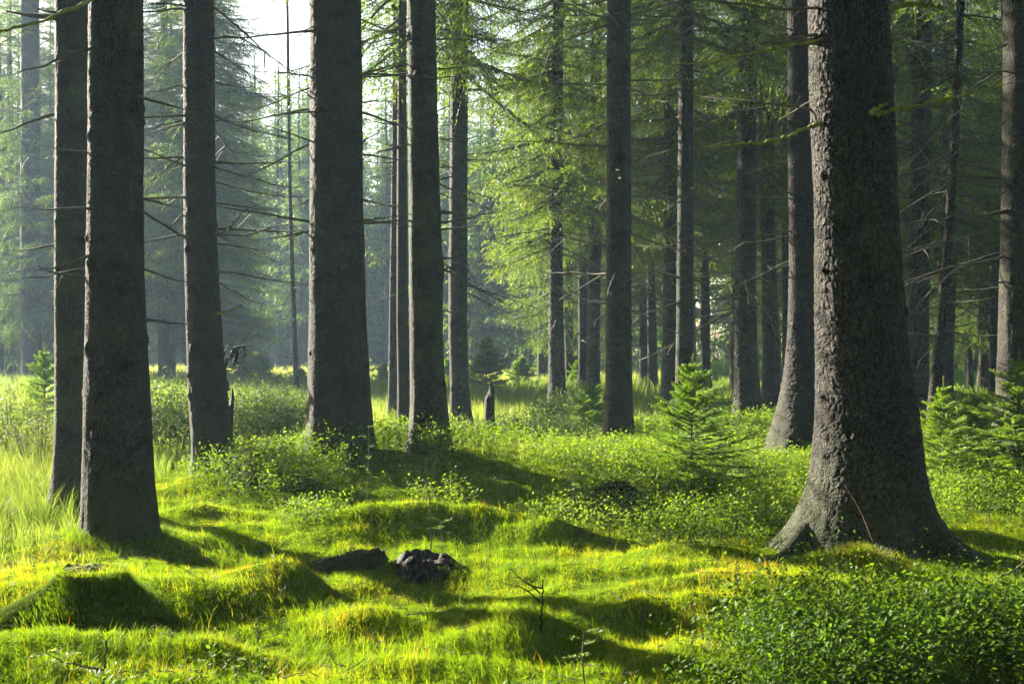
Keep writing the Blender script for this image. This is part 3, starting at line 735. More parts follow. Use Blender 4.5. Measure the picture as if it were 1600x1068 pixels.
# special branches of the nearest spruces
def wpts(lst): return [pt(*a) for a in lst]
t, ax, rd, ft = tQ
tube_obj('branch', t, ft, wpts([(1285, 193, 9.35), (1262, 200, 8.95), (1235, 212, 8.6), (1205, 222, 8.4), (1170, 224, 8.25), (1144, 226, 8.15)]), .016, .007, M_mossy, 'yellow mossy branch lit by the sun', 2, 2)
tube_obj('branch', t, ft, wpts([(1290, 60, 9.4), (1262, 66, 9.2), (1215, 76, 9.0), (1160, 86, 8.8), (1100, 97, 8.7), (1030, 104, 8.6)]), .014, .004, M_mossy, 'long mossy bough stub reaching left', 4, 3)
tube_obj('branch', t, ft, wpts([(1290, 176, 9.5), (1240, 166, 9.6), (1170, 158, 9.8), (1085, 150, 10.2)]), .013, .004, M_twig, None, 4, 4)
tube_obj('branch', t, ft, wpts([(1290, 12, 9.4), (1230, 14, 9.3), (1150, 6, 9.2), (1060, -4, 9.2)]), .014, .004, M_twig, None, 5, 5)
tube_obj('branch', t, ft, wpts([(1368, 178, 9.2), (1395, 172, 9.1), (1440, 164, 9.0), (1490, 152, 9.0), (1535, 140, 9.0)]), .018, .006, M_mossy, 'green mossy branch reaching right', 5, 6)
tube_obj('branch', t, ft, wpts([(1375, 12, 9.4), (1440, 6, 9.3), (1480, 12, 9.2)]), .022, .010, M_mossy, None, 3, 7)
tube_obj('branch', t, ft, wpts([(1362, 176, 9.15), (1374, 168, 9.05), (1386, 163, 9.0)]), .02, .008, M_mossy, None, 0, 8)
tube_obj('branch', t, ft, wpts([(1408, 416, 9.4), (1418, 413, 9.35), (1421, 412, 9.3)]), .016, .010, M_twig, None, 0, 9)
for k_, L_ in enumerate([[(1262, 800, 9.3), (1228, 840, 9.1), (1196, 868, 8.95), (1150, 892, 8.8)], [(1460, 800, 9.5), (1492, 838, 9.4), (1530, 858, 9.3), (1580, 874, 9.2)]]):
    P_ = np.array(wpts(L_)); P_[1:, 2] = H(P_[1:, 0], P_[1:, 1])-np.linspace(.0, .05, len(P_)-1); P_[0, 2] = H(P_[0, 0], P_[0, 1])+.10
    P_[0, 2] += .06; Q_ = smooth_path(P_-ft, 6); sr = np.linspace(0, 1, len(Q_))
    V, q = tube(Q_, np.array([.085, .08, .06, .06, .06])[k_]*(1-.75*sr)*(1+.12*np.sin(sr*9+k_)), 16)
    link('root', mesh('root', V, [q], [M_bark_big], tone=np.clip(.45+.25*vnoise(np.arange(len(V))*.7, np.arange(len(V))*.13, 5), 0, 1)), t)
t, ax, rd, ft = tB
tube_obj('branch', t, ft, wpts([(150, -60, 9.8), (143, -4, 9.5), (98, 20, 9.2), (50, 36, 8.9), (-10, 50, 8.6), (-90, 66, 8.3)]), .017, .007, M_mossy, 'mossy branch hanging out to the left', 3, 10)
t, ax, rd, ft = tT
for k_, (a, b, c_) in enumerate([((1570, 120), (1480, 190), (1390, 290)), ((1570, 190), (1500, 235), (1400, 320)), ((1570, 300), (1480, 340), (1395, 405)), ((1572, 70), (1500, 100), (1380, 150)), ((1570, 360), (1500, 372), (1410, 396)), ((1570, 440), (1530, 446), (1470, 452))]):
    tube_obj('branch', t, ft, wpts([(*a, 14.9), (*b, 14.2), (*c_, 13.6)]), .011, .003, M_twig, None, 4, 20+k_)
t, ax, rd, ft = tC
tube_obj('branch', t, ft, wpts([(335, 490, 13.9), (352, 488, 13.7), (368, 482, 13.6), (378, 476, 13.5)]), .016, .005, M_mossy, 'short mossy branch stub', 3, 30)
for k_, L_ in enumerate([[(333, 180, 14), (400, 205, 13.8), (482, 222, 13.7)], [(335, 262, 14), (400, 280, 13.9), (440, 291, 13.8), (480, 292, 13.7)], [(338, 285, 14), (390, 298, 13.8), (440, 307, 13.6), (482, 308, 13.6)], [(338, 440, 14), (365, 455, 13.8), (404, 475, 13.7)], [(333, 60, 14), (380, 62, 13.6), (470, 120, 13.4)], [(290, 240, 14), (262, 262, 13.8), (225, 292, 13.6)], [(290, 130, 14), (258, 140, 13.9), (222, 148, 13.9)], [(290, 330, 14), (270, 350, 13.7), (236, 372, 13.5)]]):
    tube_obj('branch', t, ft, wpts(L_), .011, .003, M_twig, None, 2, 40+k_)
t, ax, rd, ft = tD
for k_, L_ in enumerate([[(490, 120, 14.2), (440, 114, 14), (395, 112, 13.8)], [(490, 222, 14.2), (450, 208, 14), (402, 190, 13.8)], [(560, 118, 14.2), (600, 106, 14), (636, 100, 14)], [(564, 222, 14.2), (590, 208, 14)], [(488, 360, 14.2), (440, 370, 14), (400, 376, 13.8)], [(566, 345, 14.2), (600, 340, 14), (640, 335, 13.9)], [(562, 160, 14.2), (590, 158, 14), (625, 160, 13.9)]]):
    tube_obj('branch', t, ft, wpts(L_), .012, .003, M_twig, None, 3, 60+k_)
t, ax, rd, ft = tE
for k_, L_ in enumerate([[(683, 62, 14.2), (730, 62, 14), (800, 64, 13.8)], [(685, 108, 14.2), (720, 105, 14), (770, 98, 13.8)], [(690, 218, 14.2), (720, 217, 14), (752, 214, 13.9)], [(690, 280, 14.2), (705, 276, 14), (714, 270, 13.9)], [(690, 348, 14.2), (730, 340, 14), (790, 328, 13.8)], [(692, 420, 14.2), (730, 412, 14), (768, 406, 13.9)], [(642, 225, 14.2), (620, 228, 14), (600, 226, 13.9)], [(642, 100, 14.2), (600, 110, 14), (566, 124, 13.9)]]):
    tube_obj('branch', t, ft, wpts(L_), .011, .003, M_twig, None, 2, 80+k_)

# the big lit curtain of boughs left of the reddish trunk
t, ax, rd, ft = tH
it = []
r2 = np.random.default_rng(55)
for k_ in range(46):
    u = r2.random(); z = 3.2+6.3*u
    L = (1.25+.75*r2.random())*(1.1-.25*u)
    az = np.pi+r2.normal(.0, .75)
    b = min(B_FINE, key=lambda bb: abs(bb.L-L)+.3*r2.random())
    p = ax(z)
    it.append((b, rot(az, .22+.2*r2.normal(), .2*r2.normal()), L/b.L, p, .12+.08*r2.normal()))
link('low_boughs', assemble('low_boughs', it, [M_needle, M_twig]), t)
t, ax, rd, ft = tV
it = []
for k_ in range(60):
    u = r2.random(); z = 4.0+8.5*u
    L = (1.9+1.3*r2.random())
    az = r2.choice([0.1, np.pi])+r2.normal(0, .6)
    b = min(B_FINE, key=lambda bb: abs(bb.L-L)+.3*r2.random())
    it.append((b, rot(az, .2+.2*r2.normal(), .2*r2.normal()), L/b.L, ax(z), .08*r2.normal()))
link('low_boughs', assemble('low_boughs', it, [M_needle, M_twig]), t)

# ------------------------------------------------------------------ the wood behind
def generic_trunk(seed, height, r0, lean):
    r = np.random.default_rng(seed)
    zs = np.concatenate([np.linspace(-.4, 1.2, 7), np.linspace(1.8, height, 12)])
    rs = r0*np.where(zs < 1.2, 1+.45*np.clip((1.0-zs)/1.2, 0, 1)**2, np.clip(1-(zs-1.2)/(height-1)*.95, .04, 1))
    th = np.linspace(0, 2*np.pi, 12, endpoint=False)
    cx = lean*zs+.05*np.sin(zs*.5+seed); cy = .04*np.sin(zs*.4+seed*2)
    V = np.stack([cx[:, None]+rs[:, None]*np.cos(th), cy[:, None]+rs[:, None]*np.sin(th), np.repeat(zs[:, None], 12, 1)], -1).reshape(-1, 3)
    m = len(zs); i, j = np.meshgrid(np.arange(m-1), np.arange(12), indexing='ij')
    q = np.stack([i*12+j, i*12+(j+1) % 12, (i+1)*12+(j+1) % 12, (i+1)*12+j], -1).reshape(-1, 4)
    return mesh('trunk', V, [q], [M_bark_far], tone=np.full(len(V), .5))
GT = [generic_trunk(k, [18.5, 19, 18, 19.5][k % 4], [.15, .19, .13, .22, .17][k % 5], [0, .008, -.01, .004, -.006, .012][k % 6]) for k in range(8)]
taken = [(f[3][0], f[3][1]) for f in (tA, tB, tC, tD, tE, tF, tF2, tG, tH, tI, tJ, tK, tL, tM, tN, tO, tP, tQ, tR, tS, tT, tU, tV, tW)]

def wood(n, pxr, dr, keys, label, group, dead, min_d=1.9, ok=None, tries=4000, cap=False):
    c = 0
    for _ in range(tries):
        if c >= n: break
        d = dr[0]+(dr[1]-dr[0])*rng.random()**.8
        px = pxr[0]+(pxr[1]-pxr[0])*rng.random()
        x = (px-800)/F*d
        if ok and not ok(px, d): continue
        if any((x-a)**2+(d-b)**2 < min_d**2 for a, b in taken): continue
        taken.append((x, d)); c += 1
        t = thing('spruce_tree', label, 'tree', (x, d, float(H(x, d))), rng.random()*6.28, group)
        s = .85+.2*rng.random()
        if cap: s *= 1.12
        if cap and (370 < px < 500 or 555 < px < 640): s = min(s, (.238*d+1.6)/19.0)
        t.scale = (s, s, s)
        link('trunk', GT[rng.integers(len(GT))], t)
        o = link('crown', CR[keys[rng.integers(len(keys))]], t); o.rotation_euler = (0, 0, rng.random()*6.28)
        for k in range(dead):
            z = 1.6+6*rng.random(); az = rng.random()*6.28; i = rng.integers(2, 8)
            put_branch(t, DB[i], (.1*math.cos(az), .1*math.sin(az), z), az, rng.normal(.1, .2), 1+.5*rng.random())
    return c
n1 = wood(44, (880, 1900), (26, 46), ['low3', 'mid1', 'mid2', 'low2', 'mid1'], 'spruce in the shaded wood behind the right-hand trunks', 'spruces in the shaded wood behind', 9)
n2 = wood(42, (830, 2000), (46, 85), ['far0', 'far1', 'far2', 'far3'], 'distant spruce deep in the shaded wood on the right', 'distant spruces deep in the shaded wood', 0, 2.0)
n3 = wood(24, (-250, 330), (37, 80), ['low2', 'low3', 'low1', 'mid1', 'low2'], 'hazy spruce in the wood on the left edge of the glade', 'hazy spruces at the left edge of the glade', 5, 2.4, ok=lambda px, d: 21.5 < (px-800)/F*d*.695+d*.719 < 26)
n4 = wood(92, (-450, 900), (60, 106), ['far0', 'far1', 'far2', 'far4', 'far0'], 'distant spruce in the misty wood beyond the glade', 'distant spruces beyond the glade', 0, 2.0,
          ok=lambda px, d: not (d < 70 and 380 < px < 620) and (px > 700 or (px-800)/F*d*.695+d*.719 > 45))
n6 = wood(44, (300, 880), (62, 104), ['far1', 'far2', 'far3'], 'distant straight spruce in the wall of misty trunks behind the glade', 'straight trunks in the mist behind the glade', 0, 1.7, cap=True, ok=lambda px, d: (px-800)/F*d*.695+d*.719 > 45)
n6 += wood(12, (365, 500), (70, 106), ['far1', 'far2', 'far0'], 'distant straight spruce in the wall of misty trunks behind the glade', 'straight trunks in the mist behind the glade', 0, 1.5, cap=True, ok=lambda px, d: (px-800)/F*d*.695+d*.719 > 45)
ROUND = []
def beside(n, strip):
    """the wood around and behind the viewer: it shades the near air and the trunks' near sides"""
    c = 0
    for _ in range(6000):
        if c >= n: break
        if strip:
            wq, tq = -4.5+4.6*rng.random(), 9+38*rng.random(); x, d = wq*.695-tq*.719, wq*.719+tq*.695
        else:
            x, d = -26+54*rng.random(), -22+32*rng.random()
            if abs(x) < max(2.2, .47*d+2.6) or x*.695+d*.719 > 3.2 and x < 0: continue
        if any((x-a)**2+(d-b)**2 < (2.0 if strip else 2.6)**2 for a, b in taken): continue
        taken.append((x, d)); ROUND.append((x, d)); c += 1
    return c
n5 = beside(84, False)
B_MASS = [Bough(L, 6.5, h, 330+i) for i, (L, h) in enumerate([(1.2, .6), (2.2, .8)])]
it = []
for k_ in range(64):
    x_ = -62+124*(k_+rng.random())/64; y_ = 101+15*rng.random(); hh = 20+4.5*rng.random()
    for b_, R_, s_, p_, t_ in crown_items(.3, hh, 3.4, 120, B_MASS, 900+k_): it.append((b_, R_, s_, p_+np.array([x_, y_, float(H(x_, y_))]), t_))
tag(link('distant_wood', assemble('distant_wood', it, [M_needle, M_twig])), 'far edge of the wood closing the glade', kind='stuff')
print('mass', len(it))
kk = ['low2', 'low3', 'low1', 'mid1', 'mid2']
band = lambda px, d: 21 < (px-800)/F*d*.695+d*.719 < 26.8
n3 += wood(9, (-60, 130), (40, 62), kk, 'hazy spruce in the wood on the left edge of the glade', 'hazy spruces at the left edge of the glade', 4, 1.8, ok=band)+wood(7, (190, 335), (36, 52), kk, 'hazy spruce in the wood on the left edge of the glade', 'hazy spruces at the left edge of the glade', 4, 1.8, ok=band)
n7 = beside(34, True)  # dense strip out of view on the left, added to shade the near haze
it = []; mb = MB()  # crowns and trunks of the unseen trees added for shade
for k_, (x_, y_) in enumerate(ROUND):
    z_ = float(H(x_, y_)); hh = 18+3*rng.random()
    for b_, R_, s_, p_, t_ in crown_items(4.4+2.5*rng.random(), hh, 2.8, 110, B_MASS, 2000+k_): it.append((b_, R_, s_, p_+np.array([x_, y_, z_]), t_))
    V, q = tube(np.array([[x_, y_, z_-.3], [x_+.1, y_, z_+1], [x_+.1, y_, z_+9], [x_, y_, z_+hh]]), [.3, .2, .14, .02], 9); mb.add(V, q)
o = link('unseen_shade_wood', assemble('unseen_shade_wood', it, [M_needle, M_twig])); tag(o, 'unseen wood around the viewer, added to shade the near air and trunks', kind='stuff')
link('trunks', mb.mesh('trunks', [M_bark_far]), o)
print('wood', n7, n1, n2, n3, n4, time.time()-T0)

# ------------------------------------------------------------------ young spruces
def sapling(name, label, base, h, seed, dense=1.0, nl=.018, nw=.0026, lean=(0, 0), group='young spruces', whorls=11, wid=.42, tipbright=.35):
    r = np.random.default_rng(seed); mb = MB(); wd = MB()
    zz = np.linspace(0, 1, 10)
    ax = lambda s: np.array([lean[0]*h*s*s, lean[1]*h*s*s, h*s])
    V, q = tube(np.array([ax(s) for s in zz]), (.012*(1-zz)+.003)*h/1.1, 6); wd.add(V, q)
    def needles(P, D, L, dens, tone):
        m = max(5, int(L*dens)); t = (np.arange(m)+r.random(m))/m
        Q = P(t); d = unit(D(t)); rnd = unit(np.cross(d, r.normal(0, 1, (m, 3))))
        nd = d*.75+rnd*.8+np.array([0, 0, .12])
        V, T, tn = tufts(Q, nd, nl*(.7+.5*r.random(m)), nw, np.clip(tone+.25*t+r.normal(0, .08, m), 0, 1)); mb.add(V, T, 0, tn)
    needles(lambda t: np.stack([ax(s) for s in .82+.18*t]), lambda t: np.tile([lean[0], lean[1], 1.], (len(t), 1)), .18*h, 420*dense, .6)
    for w in range(whorls*2):
        u = (w+.5)/(whorls*2); s = .08+.80*u
        nb = r.integers(4, 7) if w % 2 else r.integers(2, 4)
        L0 = h*wid*(1-u)**.8*(.9+.3*r.random())+.05*h
        a0 = r.random()*6.28
        for k in range(nb):
            az = a0+k*6.28/nb+r.normal(0, .2); L = L0*(.5+.7*r.random())*(1 if w % 2 else .6)
            el = .05+.65*u+r.normal(0, .1)
            d = np.array([math.cos(az)*math.cos(el), math.sin(az)*math.cos(el), math.sin(el)])
            p0 = ax(s); sag = -.22*(1-u)
            P = lambda t, p0=p0, d=d, L=L, sag=sag: p0+d*(L*t)[:, None]+np.array([0, 0, 1])*(sag*L*t*(1-.9*t))[:, None]
            D = lambda t, d=d: np.tile(d, (len(t), 1))
            V, q = tube(P(np.linspace(0, 1, 5)), np.linspace(.0045, .0012, 5)*h, 4); wd.add(V, q)
            needles(P, D, L, 540*dense, .12)
            for tt in np.arange(.18, .97, .10):
                for sd in (-1, 1):
                    if r.random() < .15: continue
                    l2 = L*.48*(1-tt)+.03*h; b = sd*math.radians(48+8*r.normal())
                    d2 = np.array([math.cos(az+b)*math.cos(el), math.sin(az+b)*math.cos(el), math.sin(el)+r.normal(-.05, .08)])
                    q0 = P(np.array([tt]))[0]
                    needles(lambda t, q0=q0, d2=d2, l2=l2: q0+d2*(l2*t)[:, None]+np.array([0, 0, -.12])*(l2*t*t)[:, None], lambda t, d2=d2: np.tile(d2, (len(t), 1)), l2, 540*dense, .10+tipbright*r.random()**1.3)
    o = thing(name, label, 'young tree', base, 0, group)
    link('stem', wd.mesh('stem', [M_twig]), o); link('crown', mb.mesh('crown', [M_sap], False), o)
    return o
g1 = ground(1080, 775)
sapling('young_spruce', 'knee-high young spruce with a pale upright leader in the middle of the bilberries', g1, float(pt(1083, 553, g1[1])[2]-g1[2]), 1, wid=.60, lean=(.01, 0), whorls=14)
def at(px, d): return np.array([(px-800)/F*d, d, float(H((px-800)/F*d, d))-.02])
g1 = at(1592, 13.4)
sapling('young_spruce', 'sunlit young spruce at the right edge in front of the dark trunk', g1, float(pt(1592, 543, g1[1])[2]-g1[2]), 2, wid=.56, whorls=13, tipbright=.6)
g1 = at(1474, 13.0)
sapling('young_spruce', 'smaller sunlit young spruce just right of the giant trunk', g1, float(pt(1470, 588, g1[1])[2]-g1[2]), 3, wid=.5, tipbright=.6)
g1 = at(1528, 14.6)
sapling('young_spruce', 'young spruce tucked between the two sunlit ones at the right edge', g1, float(pt(1528, 612, g1[1])[2]-g1[2]), 9, wid=.6, tipbright=.55)
sapling('young_spruce', 'dim young spruce behind the straight grey trunk', np.array([*(lambda p: (p[0], p[1]))(pt(925, 0, 20.0)), float(H((925-800)/F*20, 20))]), 1.0, 4, .6, .03, .003, wid=.6)
g1 = ground(760, 622)
sapling('young_spruce', 'round young spruce standing in the far glade', g1, 1.9, 5, .35, .05, .008, wid=.42)
g1 = ground(411, 606)
sapling('young_spruce', 'small bright young spruce on the far yellow grass', g1, 1.2, 6, .35, .05, .008, wid=.4)
g1 = ground(381, 612)
sapling('young_spruce', 'dark slim young spruce on the far yellow grass', g1, 2.0, 7, .35, .05, .008, wid=.25)
proto = None
for k_, (px_, d_, s_) in enumerate([(345, 44, .9), (505, 47, 1.2), (600, 41, .8), (630, 52, 1.4), (700, 45, 1.0), (735, 50, .8), (815, 43, 1.1), (850, 50, 1.3), (905, 40, 1.0), (560, 55, 1.5), (470, 39, .7), (400, 52, 1.2)]):
    g1 = at(px_, d_)
    if proto is None:
        o = proto = sapling('young_spruce', 'low young spruce dotting the far sunny grass before the misty wood', g1, 1.1, 31, .3, .06, .011, wid=.5, group='low young spruces on the far grass')
    else:
        o = proto.copy(); C.objects.link(o); o.location = g1
        for ch in proto.children:
            c_ = ch.copy(); C.objects.link(c_); c_.parent = o
    o.scale = (s_*1.1, s_*1.1, s_); o.rotation_euler = (0, 0, k_*1.3)
g1 = ground(70, 690)
sapling('young_spruce', 'pale young spruce in the tall grass at the left', g1, 1.6, 8, .5, .03, .004, wid=.4)
g1 = ground(760, 715); 
print('saplings', time.time()-T0)

# ------------------------------------------------------------------ bushes at the back of the clearing
def bush(label, px, py, d, h, wdt, n, seed, ls=.05, tone=.4, mat=None, group='leafy bushes between the left trunks'):
    r = np.random.default_rng(seed)
    x0 = (px-800)/F*d; z0 = float(H(x0, d))
    th = r.random(n)*6.28; rr = np.sqrt(r.random(n))*wdt
    ht = h*(1-.45*(rr/wdt)**2)*(.7+.4*r.random(n))
    nl = 16
    b = np.stack([rr*.5*np.cos(th), rr*.5*np.sin(th), np.zeros(n)], -1); e = np.stack([rr*np.cos(th), rr*np.sin(th), ht], -1)
    t = .2+.8*r.random((n, nl))
    P = b[:, None]+(e-b)[:, None]*t[..., None]; P[..., 2] += .12*h*np.sin(np.pi*t); P = P+r.normal(0, .05*h, P.shape)
    D = r.normal(0, 1, P.shape); D[..., 2] = D[..., 2]*.5+.2
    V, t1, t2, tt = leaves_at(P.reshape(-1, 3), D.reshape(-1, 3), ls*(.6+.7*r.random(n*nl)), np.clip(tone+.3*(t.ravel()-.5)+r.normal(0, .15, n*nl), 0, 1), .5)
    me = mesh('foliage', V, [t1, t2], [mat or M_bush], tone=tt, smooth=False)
    wd = MB()
    for k in range(0, n, max(1, n//30)):
        V, q = tube(np.array([b[k]-[0, 0, .05], (b[k]+e[k])/2+[0, 0, .06*h], e[k]]), [.008, .005, .002], 4); wd.add(V, q)
    o = thing('bush', label, 'bush', (x0, d, z0), 0, group)
    link('foliage', me, o); link('stems', wd.mesh('stems', [M_twig]), o)
    return o
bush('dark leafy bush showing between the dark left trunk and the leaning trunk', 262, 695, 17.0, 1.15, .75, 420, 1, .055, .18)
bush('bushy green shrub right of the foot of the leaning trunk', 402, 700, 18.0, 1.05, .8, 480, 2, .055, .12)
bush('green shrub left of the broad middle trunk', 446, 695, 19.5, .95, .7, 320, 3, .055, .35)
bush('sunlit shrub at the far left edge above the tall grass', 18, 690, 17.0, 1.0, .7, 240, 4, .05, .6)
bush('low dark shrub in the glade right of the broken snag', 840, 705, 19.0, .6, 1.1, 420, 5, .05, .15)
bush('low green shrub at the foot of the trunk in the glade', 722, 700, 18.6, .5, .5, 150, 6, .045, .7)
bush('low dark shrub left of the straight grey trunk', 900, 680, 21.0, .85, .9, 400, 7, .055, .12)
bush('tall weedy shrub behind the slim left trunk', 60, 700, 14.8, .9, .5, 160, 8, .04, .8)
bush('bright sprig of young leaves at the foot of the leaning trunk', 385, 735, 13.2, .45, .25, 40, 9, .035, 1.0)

# ------------------------------------------------------------------ stumps, logs, snags
def stump(name, label, base, r0, h, seed, side, top, tilt=(0, 0), rough=.12, hollow=.0, jag=.03, asym=1.0, flare=.35, cat='stump', nz=26, nth=72, dome=0.0):
    r = np.random.default_rng(seed)
    th = np.linspace(0, 2*np.pi, nth, endpoint=False); s = np.linspace(-.35, 1, nz)
    TH, S = np.meshgrid(th, s)
    lob = .16*np.cos(3*TH+seed)+.10*np.cos(5*TH+2*seed)+.06*np.cos(8*TH+seed*3)
    fl = np.clip(1-S, 0, 1.4)
    R = r0*(1+flare*fl**2*(1+lob*1.6)+lob*.16+rough*(fbm(TH*3.2, S*3+seed, seed, 3)-.5)+.05*(vnoise(TH*14, S*9, seed+2)-.5))
    rim = h*(1+jag/h*(vnoise(TH*5, TH*0, seed+4)-.5)*2)
    Z = np.where(S > 0, S*rim, S*h)+tilt[0]*R*np.cos(TH)*np.clip(S, 0, 1)+tilt[1]*R*np.sin(TH)*np.clip(S, 0, 1)
    if dome: R = R*np.sqrt(np.clip(1-np.clip(S, 0, 1)**3*dome, .02, 1))
    V = np.stack([R*np.cos(TH)*asym, R*np.sin(TH), Z], -1).reshape(-1, 3)
    i, j = np.meshgrid(np.arange(nz-1), np.arange(nth), indexing='ij')
    q = np.stack([i*nth+j, i*nth+(j+1) % nth, (i+1)*nth+(j+1) % nth, (i+1)*nth+j], -1).reshape(-1, 4)
    o = thing(name, label, cat, base)
    link('bark', mesh('bark', V, [q], [side]), o)
    rings = 9; ringV = []
    Rt = R[-1]; Zt = Z[-1]
    for k in range(rings):
        f = 1-k/(rings-1)*.985
        zc = Zt*f+(Zt.mean())*(1-f)
        zc = zc-hollow*np.clip((1-f)*2.2, 0, 1)+(.02 if k else .0)*(fbm(np.cos(th)*f*4+9, np.sin(th)*f*4+9, seed, 3)-.5)*2*min(1, k)
        ringV.append(np.stack([Rt*f*np.cos(th)*asym, Rt*f*np.sin(th), zc-(.002 if k == 0 else 0)], -1))
    TV = np.concatenate(ringV)
    i, j = np.meshgrid(np.arange(rings-1), np.arange(nth), indexing='ij')
    q = np.stack([i*nth+j, i*nth+(j+1) % nth, (i+1)*nth+(j+1) % nth, (i+1)*nth+j], -1).reshape(-1, 4)
    link('top', mesh('top', TV, [q], [top]), o)
    return o
g1 = ground(145, 950); g1[2] -= .03
h1 = float(pt(140, 890, g1[1])[2]-g1[2])
o = stump('mossy_stump', 'low wide stump overgrown with moss and grass in the left foreground', g1, .19, h1, 3, M_mossmat, M_mosstop, (-.10, .03), .16, .0, .010, 1.15, 1.3, dome=.5)
n = 9000; th = rng.random(n)*6.28; sz = rng.random(n)**.8
rr = .195*(1+1.3*(1-sz)**2)*np.sqrt(1-.5*sz**3); bx, by, bz = rr*np.cos(th)*1.05, rr*np.sin(th), sz*h1*.97-.01
V, q4, t3, tn = blades(bx, by, bz, .03+.05*rng.random(n), .002+.002*rng.random(n), .5+.45*rng.random(n), th+rng.normal(0, .5, n), np.clip(.18+.3*fbm(th*2, sz*4, 3, 2)+rng.normal(0, .1, n), 0, 1))
k1 = rng.random(n) < .12; bx[k1] *= .2/rr[k1]*rng.random(k1.sum())**.5; by[k1] *= .2/rr[k1]*rng.random(k1.sum())**.5; bz[k1] = h1*.97
V, q4, t3, tn = blades(bx, by, bz, np.where(k1, .03, .05)*(.5+rng.random(n)), .0018+.0016*rng.random(n), .5+.45*rng.random(n), th+rng.normal(0, .5, n), np.clip(.2+.3*fbm(th*2, sz*4, 3, 2)+rng.normal(0, .1, n)+.25*k1, 0, 1))
link('grass_tufts', mesh('grass_tufts', V, [q4, t3], [M_grass], tone=tn, smooth=False), o)['kind'] = 'stuff'
g1 = ground(664, 884); g1[2] -= .03
g_st = g1
stump('rotten_stump', 'black rotten stump with a jagged rim in the middle of the grass', g1, .185, .105, 5, M_rotten, M_rotten, (-.12, .08), .2, .03, .018, 1.1, .3, dome=.45)

# the dark piece of log lying left of it
def log(label, p0, p1, r0, r1, seed):
    r = np.random.default_rng(seed); m = 70; nth = 64
    s = np.linspace(0, 1, m); th = np.linspace(0, 2*np.pi, nth, endpoint=False)
    p0 = np.array(p0); p1 = np.array(p1); d = unit(p1-p0); a = unit(np.cross(d, [0, 0, 1.])); b = np.cross(a, d)
    TH, S = np.meshgrid(th, s)
    R = (r0+(r1-r0)*S)*(1+.5*(fbm(TH*1.6+3, S*5, seed, 4)-.5)+.22*(vnoise(TH*9, S*14, seed+1)-.5)+.10*(vnoise(TH*22, S*50, seed+2)-.5))
    endc = np.clip(np.minimum(S, 1-S+.05*(vnoise(TH*5, TH*0, 3)-.5))/.03, 0, 1)**.5; R = R*(.6+.4*endc)
    L = np.linalg.norm(p1-p0)
    V = (d*(S*L)[..., None]+a*(R*np.cos(TH))[..., None]+b*(R*np.sin(TH))[..., None]).reshape(-1, 3)
    V = np.concatenate([V, [[0, 0, 0], d*L]])
    i, j = np.meshgrid(np.arange(m-1), np.arange(nth), indexing='ij')
    q = np.stack([i*nth+j, i*nth+(j+1) % nth, (i+1)*nth+(j+1) % nth, (i+1)*nth+j], -1).reshape(-1, 4)
    k = np.arange(nth); c0 = m*nth
    t3 = np.concatenate([np.stack([np.full(nth, c0), (k+1) % nth, k], -1), np.stack([np.full(nth, c0+1), (m-1)*nth+k, (m-1)*nth+(k+1) % nth], -1)])
    o = link('rotting_log', mesh('rotting_log', V, [q, t3], [M_bark_big], tone=np.clip(np.concatenate([(.15+.75*fbm(TH*5, S*22, 8, 3)).ravel(), [.1, .1]]), 0, 1)), None, p0)
    return tag(o, label, 'log')
ga = ground(490, 893); gb = ground(598, 893); g_lg = (ga+gb)/2
log('dark broken log half sunk in the grass left of the rotten stump', ga+np.array([0, .02, .0]), gb+np.array([-.02, .1, .015]), .085, .125, 4)

def snag(label, px, py, d, ytop, w, seed, name='dead_snag', lean=0.0, branches=0):
    r = np.random.default_rng(seed); base = np.array([(px-800)/F*d, d, float(H((px-800)/F*d, d))])
    h = float(pt(px, ytop, d)[2]-base[2]); nth = 28; nz = 40
    s = np.linspace(-.1, 1, nz); th = np.linspace(0, 2*np.pi, nth, endpoint=False); TH, S = np.meshgrid(th, s)
    cut = .80+.20*np.clip(np.cos(TH-.6)*.6+.4+.3*(vnoise(TH*4, TH*0, seed)-.5), 0, 1)
    Z = np.where(S > 0, S*cut, S)*h
    R = w*(1.12-.35*S+.25*np.clip(.15-S, 0, 1))*(1+.16*(vnoise(TH*6, S*2.5, seed+1)-.5)+.12*(fbm(TH*2, S*5, seed+2, 3)-.5))
    R = np.where(S > .93, R*(1-.75*(S-.93)/.07), R)
    V = np.stack([R*np.cos(TH)+lean*Z, R*np.sin(TH), Z], -1).reshape(-1, 3)
    i, j = np.meshgrid(np.arange(nz-1), np.arange(nth), indexing='ij')
    q = np.stack([i*nth+j, i*nth+(j+1) % nth, (i+1)*nth+(j+1) % nth, (i+1)*nth+j], -1).reshape(-1, 4)
    t = thing(name, label, 'snag', base)
    link('trunk', mesh('trunk', V, [q, [list(range((nz-1)*nth, nz*nth))]], [M_rotten]), t)
    return t, base, h
snag('broken pointed dead stub standing alone in the glade', 765, 690, 19.5, 596, .085, 2)
t, b_, h_ = snag('forked dead stub leaning out behind the right side of the leaning trunk', 354, 690, 15.2, 604, .045, 3, lean=.06)
for k_, L_ in enumerate([[(356, 610, 15.2), (352, 575, 15.2), (362, 555, 15.1), (372, 545, 15.1)], [(362, 556, 15.1), (366, 546, 15), (382, 541, 15), (380, 560, 15)], [(352, 575, 15.2), (346, 560, 15.2), (358, 541, 15.1)], [(370, 546, 15.1), (368, 565, 15.1), (367, 572, 15)]]):
    tube_obj('branch', t, b_, wpts(L_), .022, .006, M_rotten, None, 3, 200+k_)
